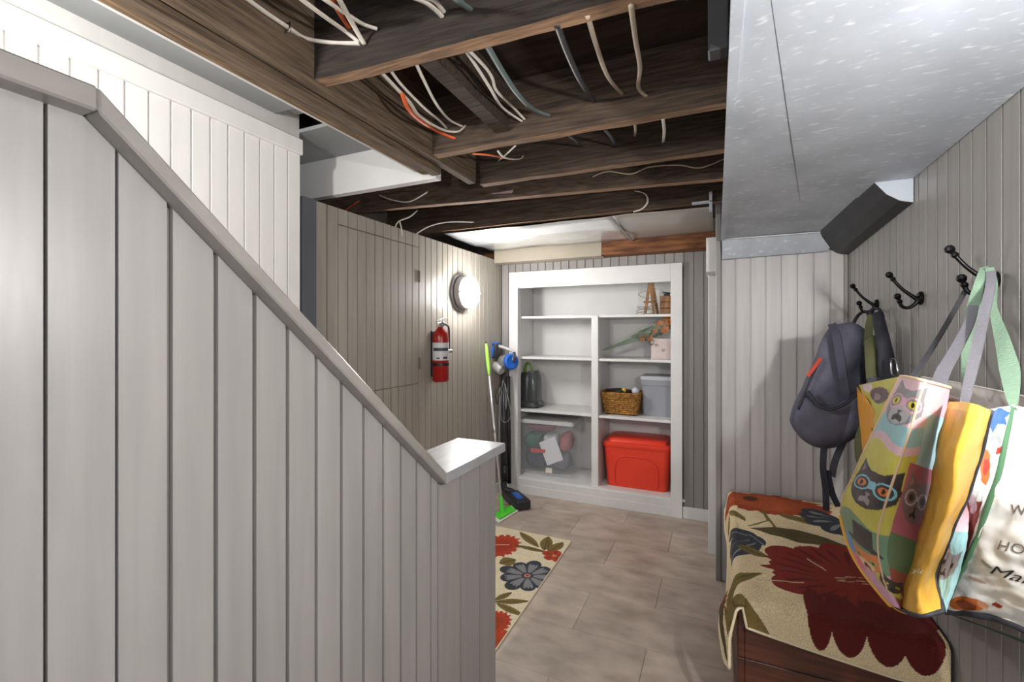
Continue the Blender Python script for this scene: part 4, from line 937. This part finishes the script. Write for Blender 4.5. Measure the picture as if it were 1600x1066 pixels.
tag(tube('wire_lights', wr_, .0022, WIRE, None, 6, 1, 6), 'loose coil of thin wire fairy lights around the easel foot', 'wire')
bx0 = oY(1031, 475, 3.66).x; bzt = oY(1035, 462, 3.66).z; wbx = empty('wooden_box', (bx0 + .07, 3.72, TS), 'small wooden crate at the right end of top shelf', 'box')
for k in range(3): box('front_slat', bx0, bx0 + .15, 3.655, 3.662, lerp(TS + .001, bzt, k / 3), lerp(TS + .001, bzt, (k + .92) / 3), EW, wbx, .001)
box('side_board', bx0, bx0 + .008, 3.663, 3.78, TS + .001, bzt, EW, wbx, .001); box('side_board', bx0 + .142, bx0 + .15, 3.663, 3.78, TS + .001, bzt, EW, wbx, .001); box('back_board', bx0 + .009, bx0 + .141, 3.772, 3.78, TS + .001, bzt, EW, wbx, .001); box('box_bottom', bx0 + .009, bx0 + .141, 3.663, 3.771, TS + .001, TS + .008, EW, wbx, .001); box('box_lid', bx0 + .01, bx0 + .14, 3.664, 3.77, bzt - .012, bzt - .004, EW, wbx, .001)
q = oY(1042, 457, 3.69); bc = empty('black_clip', (q.x, 3.69, bzt), 'small black clip lying on the wooden crate', 'clip')
obox('clip_jaw', Vector((q.x, 3.69, bzt + .008)), Vector((.022, 0, 0)), Vector((0, .012, 0)), Vector((0, 0, .011)), BLK, bc, .003); obox('clip_arm', Vector((q.x - .004, 3.69, bzt + .024)), Vector((.030, 0, -.005)), Vector((0, .010, 0)), Vector((0, 0, .004)), BLK, bc, .002)
# carpet cleaner
CLG = M('cleaner_dark', (62, 66, 66), rough=.25, var=.1); CLGR = M('cleaner_green', (96, 140, 44), rough=.35); CLT = M('cleaner_tank', (88, 92, 94), rough=.1, alpha=.8)
q = oY(827, 620, 3.74); ccx = q.x; s3 = SZ[0]; cln = empty('carpet_cleaner', (ccx, 3.74, s3), 'dark portable carpet cleaner with green handle on left shelf', 'appliance')
zt = lambda y: oY(830, y, 3.70).z
loft('base', [rrect(ccx, 3.76, .105, .10, .05, s3 + .001), rrect(ccx, 3.76, .115, .11, .055, s3 + .015), rrect(ccx, 3.76, .112, .108, .055, s3 + .035), rrect(ccx, 3.76, .09, .09, .05, s3 + .055)], CLG, cln)
loft('tank', [rrect(ccx + .045, 3.76, .048, .085, .04, s3 + .05), rrect(ccx + .043, 3.76, .045, .08, .04, zt(590)), rrect(ccx + .035, 3.76, .032, .06, .03, zt(580))], CLT, cln)
loft('body', [rrect(ccx - .03, 3.76, .05, .08, .035, s3 + .05), rrect(ccx - .03, 3.76, .055, .075, .035, zt(596)), rrect(ccx - .025, 3.76, .045, .055, .03, zt(583))], CLG, cln)
hh = Vector((ccx - .008, 3.73, zt(581))); rr = (zt(568) - zt(594)) / 2
tube('handle_ring', [hh + Vector((.030 * math.cos(a), -.02 * math.sin(a) * 0, rr * math.sin(a))) for a in np.linspace(0, 2 * math.pi, 20)], .012, CLGR, cln, 10, 1, 2)
# ------------------------------------------------------------------ coat hooks
HM = M('black_iron', (22, 22, 24), rough=.3, metal=.6)
def hook(y, z, label):
    h = empty('coat_hook', (XR, y, z), label, 'hook', 'black double coat hooks'); b = Vector((XR, y, z))
    lathe('base_plate', [(0, 0), (.021, 0), (.022, .004), (.016, .010), (0, .012)], b, (-1, 0, 0), HM, h, 20)
    up = [b + Vector((-.004, 0, -.008)), b + Vector((-.022, .0, .006)), b + Vector((-.046, 0, .028)), b + Vector((-.062, 0, .048)), b + Vector((-.074, 0, .066))]
    lo = [b + Vector((-.004, 0, .004)), b + Vector((-.016, 0, -.018)), b + Vector((-.034, 0, -.030)), b + Vector((-.050, 0, -.024)), b + Vector((-.056, 0, -.006))]
    tube('upper_prong', up, [.0075, .006, .005, .0048, .005], HM, h, 10, 1, 5); tube('lower_prong', lo, [.0075, .006, .0052, .005, .005], HM, h, 10, 1, 5)
    for e, d in ((up, 1), (lo, 1)):
        dv = (e[-1] - e[-2]).normalized()
        lathe('ball_end', [(0, -.004), (.006, -.002), (.008, .003), (.006, .008), (.005, .010), (.0085, .014), (.0105, .020), (.008, .027), (.003, .030), (0, .030)], e[-1] - dv * .006, dv, HM, h, 14)
    return h
h1 = oX(1371, 476, XR); h2 = oX(1440, 466, XR); h3 = oX(1556, 438, XR)
hook(h1.y, h1.z, 'black double coat hook holding the grey backpack'); hook(h2.y, h2.z, 'empty black double coat hook, middle of three'); hook(h3.y, h3.z, 'black double coat hook holding the tote bags')
# ------------------------------------------------------------------ backpack and the bag behind it
BPG = M('backpack_grey', (84, 84, 98), rough=.75, var=.15, scale=(30, 30, 30), bump=.5, bscale=(30, 30, 30)); BPD = M('backpack_dark', (40, 40, 48), rough=.7, bump=.3, bscale=(60, 60, 60)); OLV = M('olive_fabric', (104, 106, 72), rough=.85, var=.15, scale=(30, 30, 30), bump=.4, bscale=(40, 40, 40)); BPS = M('backpack_strap', (58, 58, 70), rough=.75, bump=.3, bscale=(60, 60, 60)); BPR = M('red_pull', (176, 62, 40), rough=.6)
YP = 2.06; tocam = Vector((-.50, -.86, .05))
bpk = empty('backpack', oY(1310, 700, YP), 'slate grey backpack hanging from the first coat hook', 'backpack')
def outl(pts, Y, n=4): return smooth_path([oY(x, y, Y) for x, y in pts + pts[:1]], n)[:-1]
puff('main_body', outl([(1302, 508), (1330, 504), (1350, 514), (1360, 540), (1357, 575), (1362, 612), (1366, 645), (1352, 668), (1334, 686), (1310, 698), (1285, 701), (1262, 692), (1244, 672), (1237, 655), (1246, 628), (1262, 592), (1280, 552), (1291, 524)], YP), tocam, .09, .09, BPG, bpk, 8, 2.4, None, .008)
puff('front_pocket', outl([(1260, 612), (1280, 628), (1304, 632), (1330, 620), (1352, 606), (1368, 604), (1372, 640), (1352, 668), (1332, 682), (1308, 693), (1284, 696), (1264, 688), (1248, 670), (1243, 654), (1250, 632)], YP - .06), tocam, .065, .05, BPG, bpk, 7, 2.6, None, .006)
def strip(name, pts, w, mat, par, wv=None, th=.003):
    q = [oY(x, y, Y) if Y > 0 else oX(x, y, -Y) for x, y, Y in pts]; return ribbon(name, q, wv or Vector((.86, -.5, 0)), w, mat, par, th)
strip('front_strap', [(1300, 507, 1.985), (1307, 525, 1.945), (1313, 560, 1.925), (1318, 590, 1.925), (1322, 618, 1.93)], .026, BPS, bpk, None, .008)
tube('pocket_seam', [oY(x, y, Y) for x, y, Y in ((1262, 612, 1.93), (1280, 634, 1.905), (1298, 640, 1.90), (1322, 630, 1.90), (1345, 610, 1.915), (1362, 602, 1.96))], .010, BPD, bpk, 8, .6, 5)
tube('zip', [oY(x, y, Y) for x, y, Y in ((1282, 560, 1.965), (1270, 585, 1.955), (1258, 612, 1.95), (1247, 640, 1.96))], .005, BPD, bpk, 6, 1, 4)
strip('red_zip_pull', [(1283, 560, 1.955), (1272, 575, 1.945), (1262, 588, 1.945)], .012, BPR, bpk)
tube('haul_loop', [oY(1332, 508, 2.07), oX(1340, 494, .545), oX(1352, 486, .545), oX(1358, 500, .545), oY(1352, 520, 2.08)], .007, BPD, bpk, 8, .5, 5)
for k, pts in enumerate((((1288, 695, 2.04), (1286, 730, 2.04), (1290, 765, 2.05), (1291, 798, 2.06)), ((1318, 690, 2.05), (1305, 720, 2.05), (1300, 745, 2.05)), ((1292, 735, 2.05), (1300, 770, 2.06), (1310, 792, 2.06)))): strip('hanging_strap', pts, .022, BPD, bpk)
olb = empty('olive_bag', oX(1375, 700, .55), 'olive green cloth bag hanging behind the grey backpack', 'bag')
puff('bag_body', [Vector((min(v.x, .57), v.y, v.z)) for v in outl([(1352, 530), (1366, 524), (1374, 545), (1378, 590), (1392, 640), (1394, 690), (1378, 730), (1362, 765), (1344, 740), (1336, 690), (1352, 640), (1356, 580)], 1.99)], tocam, .04, .03, OLV, olb, 6, 2.2, None, .006)
strip('bag_strap', [(1362, 492, 2.10), (1358, 512, 2.06), (1356, 540, 2.0)], .025, OLV, olb)
blb = empty('black_bag', oX(1390, 600, .56), 'black strap bag with grey panel beside the backpack', 'bag')
puff('strap_pad', [Vector((min(v.x, .575), v.y, v.z)) for v in outl([(1362, 490), (1378, 488), (1386, 510), (1396, 550), (1404, 590), (1398, 604), (1382, 606), (1372, 585), (1370, 545)], 1.955)], tocam, .02, .012, BPD, blb, 5, 2.2)
obox('grey_panel', oX(1378, 598, .52), Vector((.035, .03, .004)), Vector((.006, -.006, 0)), Vector((0, 0, .018)), BPG, blb, .004, 2)
tube('buckle', [oX(1392, 560, .52), oX(1400, 563, .52), oX(1403, 585, .52), oX(1394, 585, .52), oX(1392, 562, .52)], .003, CHROME, blb, 6, 1, 3)
tube('loop', [oX(1360, 505, .545), oX(1362, 486, .545), oX(1372, 482, .55), oX(1380, 495, .56)], .008, BPD, blb, 8, .5, 5)
# ------------------------------------------------------------------ tote bags
BAGM = M('printed_bag', (220, 210, 200), rough=.42, attr='print', var=.10, scale=(14, 14, 14), bump=.45, bscale=(28, 28, 28), bdist=.006, spec=.5)
def catrom(A, t):
    n = len(A); x = t * (n - 1); i = min(int(x), n - 2); f = x - i
    p0, p1, p2, p3 = A[max(i - 1, 0)], A[i], A[i + 1], A[min(i + 2, n - 1)]
    return .5 * (2 * p1 + (p2 - p0) * f + (2 * p0 - 5 * p1 + 4 * p2 - p3) * f * f + (3 * p1 - p0 - 3 * p2 + p3) * f ** 3)
class Panel:
    """cloth panel through rows of (pixel x, pixel y, distance X) points; at(u, v) gives a point on it"""
    def __init__(s, rows, bulge=0., wr=.003, seed=0.):
        s.R = np.array([[tuple(oX(x, y, X)) for x, y, X in r] for r in rows]); s.b, s.w, s.sd = bulge, wr, seed
    def at(s, u, v):
        row = np.array([catrom(s.R[:, k], v) for k in range(s.R.shape[1])])
        p_ = Vector(catrom(row, u) if len(row) > 2 else row[0] * (1 - u) + row[1] * u)
        if s.b: p_ += Vector((-.85, -.5, .0)) * (s.b * math.sin(math.pi * u) * math.sin(math.pi * min(max(v, .0), 1)) ** .6)
        if s.w: p_ += Vector((-.85, -.5, 0)) * (s.w * (mnoise.noise((u * 3 + s.sd, v * 7, s.sd)) + .5 * mnoise.noise((u * 8, v * 17 + s.sd, 3))))
        return p_
    def build(s, name, nu, nv, paint, par, mat=BAGM):
        U, Vv = np.meshgrid(np.linspace(0, 1, nu), np.linspace(0, 1, nv)); p = Paint(U, Vv, (230, 226, 220)); paint(p)
        P_ = [s.at(u, v) for v in np.linspace(0, 1, nv) for u in np.linspace(0, 1, nu)]
        I = np.arange(nu * nv).reshape(nv, nu); fcs = np.stack([I[:-1, :-1], I[:-1, 1:], I[1:, 1:], I[1:, :-1]], -1).reshape(-1, 4)
        o = mk(name, P_, fcs.tolist(), mat, par, True, p.C.reshape(-1, 3)); m = o.modifiers.new('s', 'SOLIDIFY'); m.thickness = .0016; m.offset = 0; return o
    def edge(s, name, uvs, r, mat, par): return tube(name, [s.at(u, v) for u, v in uvs], r, mat, par, 8, 1, 3)
YEL, PINK, SAGE, SKY = (212, 162, 62), (212, 176, 184), (112, 146, 116), (142, 184, 190); LEM = (196, 188, 84)
def catface(p, cx, cy, sx, sy, fur, eye, rot=0., dark=(40, 40, 44), glasses=None, light=None):
    c, q = math.cos(rot), math.sin(rot); T = lambda x, y: (cx + (x * c - y * q) * sx, cy + (x * q + y * c) * sy)
    p.poly([T(-.95, -.1), T(-.85, -1.15), T(-.15, -.6)], fur); p.poly([T(.95, -.1), T(.85, -1.15), T(.15, -.6)], fur)
    p.poly([T(-.8, -.35), T(-.75, -.9), T(-.4, -.6)], (196, 150, 156), .6)
    p.poly([T(-1, -.3), T(-.6, -.7), T(.6, -.7), T(1, -.3), T(.98, .25), T(.6, .75), T(.2, .98), T(-.2, .98), T(-.6, .75), T(-.98, .25)], fur)
    if light: p.poly([T(-.55, .25), T(-.15, .05), T(.15, .05), T(.55, .25), T(.45, .75), T(0, .95), T(-.45, .75)], light)
    for e in (-.48, .48):
        x, y = T(e, -.05); p.ell(x, y, .22 * sx, .17 * sy, 0, eye); p.ell(x, y, .08 * sx, .12 * sy, 0, (20, 20, 20))
        if glasses: p.ell(x, y, .42 * sx, .36 * sy, 0, glasses, 1, 0, .80)
    if glasses: p.line([T(-.1, -.08), T(.1, -.08)], .05 * sx, glasses)
    p.poly([T(-.14, .3), T(.14, .3), T(0, .45)], dark); p.line([T(0, .45), T(0, .58), T(-.2, .68)], .022 * sx + .004, dark); p.line([T(0, .58), T(.2, .68)], .022 * sx + .004, dark)
cat = empty('tote_bag', oX(1400, 960, .42), 'colourful tote bag with printed cats and yellow side hanging from hook', 'bag')
A = Panel([[(1408, 588, .335), (1440, 594, .315), (1484, 606, .375)], [(1372, 662, .325), (1412, 672, .30), (1470, 692, .385)], [(1334, 742, .315), (1385, 758, .295), (1451, 780, .385)], [(1314, 806, .31), (1362, 838, .30), (1434, 868, .375)], [(1340, 878, .33), (1378, 908, .325), (1420, 925, .375)], [(1392, 945, .355), (1402, 950, .35), (1414, 955, .37)]], 0, .004, 2.)
def paintA(p):
    p.C[:] = np.array(lin(PINK)); V_, U_ = p.V, p.U
    w = .02 * np.sin(U_ * 9)
    for v0, v1, col in ((.17, .24, SKY), (.24, .29, PINK), (.27, .41, LEM), (.41, .47, LEM), (.47, .56, LEM), (.56, .74, SAGE), (.74, 1, (208, 160, 186))): p.put((V_ + w > v0) & (V_ + w <= v1) & (U_ < .80), col)
    p.put((U_ > .66) & (V_ > .30) & (V_ < .55), (168, 96, 112)); p.put((U_ > .66) & (V_ > .55) & (V_ < .70), (92, 116, 84)); p.put((U_ > .72) & (V_ > .12) & (V_ < .30), (170, 206, 216)); p.put((U_ > .66) & (V_ > .70), (150, 84, 70))
    catface(p, .36, .115, .29, .078, (128, 128, 132), (222, 196, 40), .08, (40, 40, 44), (214, 158, 176), (168, 168, 170))
    catface(p, .36, .425, .30, .082, (52, 52, 56), (226, 120, 50), .10, (150, 150, 150), (128, 200, 214))
    catface(p, .82, .42, .14, .08, (120, 104, 108), (60, 60, 60), .05, (40, 40, 44), (190, 180, 186))
    p.poly([(.26, .575), (.50, .585), (.50, .665), (.24, .655)], (54, 54, 58)); p.ell(.38, .665, .24, .014, .04, (54, 54, 58))
    catface(p, .34, .73, .22, .05, (214, 128, 70), (120, 170, 90), .05, (60, 40, 30), None, (232, 196, 160))
    p.ell(.10, .70, .09, .05, 0, (90, 150, 200)); p.ell(.14, .78, .10, .04, 0, (226, 120, 150)); p.ell(.62, .82, .2, .045, .2, LEM); catface(p, .66, .80, .18, .05, (70, 64, 60), (214, 200, 80), .2)
A.build('printed_front', 130, 330, paintA, cat)
B = Panel([[(1484, 628, .372), (1518, 630, .352), (1548, 642, .395)], [(1466, 690, .370), (1494, 706, .340), (1532, 706, .400)], [(1452, 770, .372), (1480, 790, .345), (1510, 778, .405)], [(1430, 850, .372), (1456, 862, .350), (1480, 850, .402)], [(1412, 905, .370), (1436, 915, .352), (1462, 900, .398)], [(1400, 950, .365), (1436, 962, .355), (1474, 955, .392)]], 0, .006, 5.)
def paintB(p): p.C[:] = np.array(lin(YEL)); p.put(p.V < .05, (236, 190, 70))
B.build('yellow_gusset', 60, 200, paintB, cat)
C_ = Panel([[(1512, 760, .404), (1522, 762, .43)], [(1496, 800, .404), (1514, 805, .43)], [(1480, 850, .402), (1510, 850, .425)], [(1462, 900, .398), (1498, 900, .42)], [(1472, 955, .392), (1478, 957, .40)]], .004, .003, 7.)
def paintC(p):
    p.C[:] = np.array(lin((232, 190, 200))); p.put(p.V > .40, SKY); catface(p, .45, .66, .42, .12, (126, 122, 128), (70, 60, 50), .3, (40, 40, 44)); p.put(np.abs(p.U - .12) < .10, (40, 44, 50))
C_.build('printed_back', 40, 120, paintC, cat)
D = Panel([[(1341, 602, .44), (1408, 588, .336)], [(1347, 628, .43), (1394, 620, .345)], [(1356, 665, .42), (1376, 658, .345)], [(1362, 720, .40), (1364, 720, .345)]], 0, .003, 1.)
def paintD(p): p.C[:] = np.array(lin(LEM)); p.ell(.30, .10, .16, .09, .2, (226, 200, 206)); p.ell(.66, .28, .26, .13, .2, (104, 84, 88)); p.ell(.6, .3, .1, .05, 0, (160, 140, 140))
D.build('printed_far_side', 40, 60, paintD, cat)
G2 = Panel([[(1339, 606, .442), (1342, 602, .44)], [(1342, 650, .43), (1375, 668, .36)], [(1352, 735, .41), (1358, 715, .37)]], 0, .002, 4.)
G2.build('yellow_far_gusset', 24, 60, lambda p: p.put(p.V > -1, (222, 156, 50)), cat)
BE = Panel([[(1408, 589, .47), (1548, 642, .47)], [(1372, 700, .50), (1500, 760, .50)], [(1380, 900, .45), (1474, 955, .43)]], 0, .002, 9.)
BE.build('wall_side', 20, 30, lambda p: p.put(p.V > -1, PINK), cat)
BOT = Panel([[(1313, 800, .312), (1352, 750, .42)], [(1338, 880, .332), (1380, 860, .44)], [(1392, 947, .356), (1440, 940, .45)], [(1436, 963, .356), (1474, 955, .42)]], 0, .001, 3.)
BOT.build('yellow_base', 16, 60, lambda p: p.put(p.V > -1, YEL), cat)
TRIMD = M('dark_binding', (48, 50, 58), rough=.6); TRIMP = M('blush_binding', (206, 178, 150), rough=.6); TRIMY = M('yellow_binding', (216, 160, 50), rough=.6); TRIMG = M('green_binding', (72, 112, 80), rough=.6)
A.edge('edge_piping', [(0, k / 12) for k in range(8)], .0034, TRIMP, cat); A.edge('edge_piping', [(0, v) for v in (.60, .68, .76, .84, .92, 1)], .007, TRIMY, cat)
A.edge('seam_binding', [(u, v) for u, v in ((1, .74), (.98, .82), (.97, .9), (1, 1))], .005, TRIMD, cat); B.edge('seam_binding', [(1, k / 10) for k in range(11)], .0038, TRIMD, cat); B.edge('seam_binding', [(k / 8, 1) for k in range(9)], .0042, TRIMD, cat)
A.edge('top_hem', [(k / 8, 0) for k in range(9)], .003, TRIMP, cat); D.edge('seam_binding', [(0, .0), (.2, .35), (.5, .7), (1, 1)], .0045, TRIMD, cat)
A.edge('fold_piping', [(.56, k / 12) for k in range(0, 11)], .0022, TRIMP, cat)
# lettering
def text_geo(txt, size, shear=0.):
    cu = bpy.data.curves.new('t', 'FONT'); cu.body = txt; cu.size = size; cu.shear = shear; cu.extrude = 0; cu.resolution_u = 3
    ob = bpy.data.objects.new('t', cu); COL.objects.link(ob); dg = bpy.context.evaluated_depsgraph_get(); me = bpy.data.meshes.new_from_object(ob.evaluated_get(dg))
    bm = bmesh.new(); bm.from_mesh(me); bmesh.ops.triangulate(bm, faces=bm.faces); bmesh.ops.subdivide_edges(bm, edges=[e for e in bm.edges if e.calc_length() > size * .25], cuts=1); bmesh.ops.triangulate(bm, faces=bm.faces); bm.verts.index_update()
    V = [tuple(v.co) for v in bm.verts]; Fc = [[v.index for v in f.verts] for f in bm.faces]; bm.free(); bpy.data.objects.remove(ob); bpy.data.curves.remove(cu); bpy.data.meshes.remove(me); return V, Fc
def lettering(name, txt, panel, fu, mat, par, shear=0., size=1.):
    V, Fc = text_geo(txt, size, shear); return mk(name, [panel.at(*fu(x, y)) + Vector((-.85, -.5, .0)) * .0022 for x, y, z in V], Fc, mat, par)
WT = M('white_print', (240, 232, 210), rough=.5); lettering('lettering', 'yk', B, lambda x, y: (.22 + .34 * x, .735 - .045 * y - .012 * x), WT, cat)
# white shopping bag
wbag = empty('tote_bag', oX(1540, 960, .44), 'large white shopping bag with green trim and black store names', 'bag')
Wf = Panel([[(1580, 634, .47), (1640, 646, .51), (1720, 662, .545)], [(1560, 742, .45), (1636, 758, .50), (1720, 775, .54)], [(1528, 838, .44), (1620, 870, .485), (1720, 900, .53)], [(1500, 900, .435), (1600, 935, .48), (1720, 985, .525)], [(1476, 956, .43), (1568, 972, .47), (1720, 1050, .52)]], .0, .010, 3.)
def paintW(p):
    p.C[:] = np.array(lin((208, 210, 208))); p.ell(.19, .905, .15, .055, -.05, (190, 104, 44)); p.ell(.20, .912, .09, .034, .2, (140, 62, 30)); p.ell(.31, .885, .05, .02, .4, (206, 150, 120)); p.poly([(.36, .84), (.43, .85), (.42, .875), (.35, .865)], (130, 50, 40))
    p.ell(.40, .17, .27, .15, 0, (176, 178, 178), 1, 0, .93); p.ell(.40, .17, .14, .08, .4, (186, 186, 186), 1, .05, .88)
    p.ell(.20, .62, .05, .012, .3, (150, 160, 150)); p.ell(.17, .74, .07, .012, .1, (176, 150, 140))
Wf.build('white_front', 150, 240, paintW, wbag)
Gs = Panel([[(1544, 640, .42), (1580, 634, .47)], [(1536, 700, .415), (1569, 698, .46)], [(1516, 758, .41), (1556, 758, .45)], [(1503, 820, .43), (1534, 826, .44)], [(1496, 900, .43), (1502, 898, .436)]], 0, .005, 8.)
def paintG(p):
    p.C[:] = np.array(lin((222, 224, 224))); p.poly([(.15, .02), (.5, .0), (.95, .06), (.8, .09), (.9, .13), (.5, .12), (.35, .17), (.1, .12)], (38, 92, 158)); p.ell(.35, .38, .30, .085, .3, (206, 106, 46)); p.ell(.38, .38, .15, .05, .2, (170, 48, 36)); p.poly([(.62, .255), (.86, .245), (.88, .29), (.66, .30)], (170, 52, 44)); p.line([(.2, .2), (.5, .18), (.7, .22)], .02, (150, 152, 156))
    p.put((p.V > .60) & (p.U < .55 + .2 * p.V), (128, 60, 54)); p.ell(.3, .62, .2, .05, .2, (206, 180, 190))  # red-brown lower area is shade painted into the gusset colour
Gs.build('printed_gusset', 40, 150, paintG, wbag)
Wb = Panel([[(1440, 589, .56), (1520, 603, .565), (1720, 645, .575)], [(1440, 660, .56), (1520, 690, .565), (1720, 740, .575)], [(1470, 940, .54), (1560, 960, .56), (1720, 1030, .565)]], 0, .003, 6.)
Wb.build('white_back', 40, 30, lambda p: p.put(p.V > -1, (214, 210, 204)), wbag)
Bb = Panel([[(1476, 957, .43), (1720, 1052, .52)], [(1490, 962, .55), (1720, 1042, .565)]], 0, 0); Bb.build('bag_base', 30, 6, lambda p: p.put(p.V > -1, (60, 84, 70)), wbag)
Wf.edge('green_trim', [(0, k / 14) for k in range(15)], .0042, TRIMG, wbag); Wf.edge('green_trim', [(k / 12, 1) for k in range(13)], .0055, TRIMD, wbag); Wb.edge('back_hem', [(k / 8, 0) for k in range(9)], .0025, M('hem_white', (206, 202, 196), rough=.6), wbag); Wf.edge('front_hem', [(k / 8, 0) for k in range(9)], .0022, MATS['hem_white'], wbag)
BI = M('black_print', (34, 34, 36), rough=.5); BI2 = M('grey_print', (104, 98, 94), rough=.5)
lettering('lettering', 'WINNERS', Wf, lambda x, y: (  .235 + .135 * x, .375 - .050 * y - .01 * x), BI2, wbag)
lettering('lettering', 'HOMESENSE', Wf, lambda x, y: (.225 + .128 * x, .525 - .062 * y - .012 * x), BI2, wbag)
lettering('lettering', 'Marshalls', Wf, lambda x, y: (.225 + .175 * x, .672 - .085 * y - .012 * x), BI, wbag, .3)
# straps
SG = M('grey_webbing', (110, 108, 114), rough=.8, bump=.5, bscale=(260, 260, 260)); SDK = M('charcoal_webbing', (58, 58, 62), rough=.8, bump=.5, bscale=(260, 260, 260)); SGR = M('mint_webbing', (122, 148, 126), rough=.8, bump=.5, bscale=(260, 260, 260), var=.08, scale=(300, 300, 300))
wv = Vector((.75, -.66, 0))
strip('dark_strap', [(1508, 455, -.545), (1480, 505, -.50), (1454, 548, -.43), (1428, 588, -.345)], .010, SDK, cat, wv)
strip('grey_strap', [(1543, 424, -.540), (1527, 452, -.522), (1516, 500, -.49), (1494, 545, -.44), (1474, 580, -.395), (1466, 604, -.365)], [.014, .015, .017, .02, .022, .020], SG, cat, wv)
strip('grey_strap', [(1549, 424, -.535), (1547, 450, -.518), (1536, 500, -.49), (1524, 555, -.45), (1512, 605, -.42), (1506, 634, -.40)], [.014, .015, .017, .017, .015, .011], SG, cat, wv)
strip('mint_strap', [(1538, 418, -.535), (1530, 445, -.512), (1520, 485, -.505), (1514, 530, -.49), (1509, 575, -.485), (1508, 612, -.50)], [.013, .017, .022, .021, .014, .009], SGR, wbag, wv)
strip('mint_strap', [(1546, 418, -.535), (1552, 445, -.545), (1552, 480, -.545), (1566, 530, -.525), (1577, 575, -.505), (1581, 610, -.485), (1583, 634, -.472)], [.013, .014, .012, .022, .028, .02, .01], SGR, wbag, [wv, wv, wv, Vector((.6, -.8, 0)), Vector((.75, -.66, 0)), wv, wv])
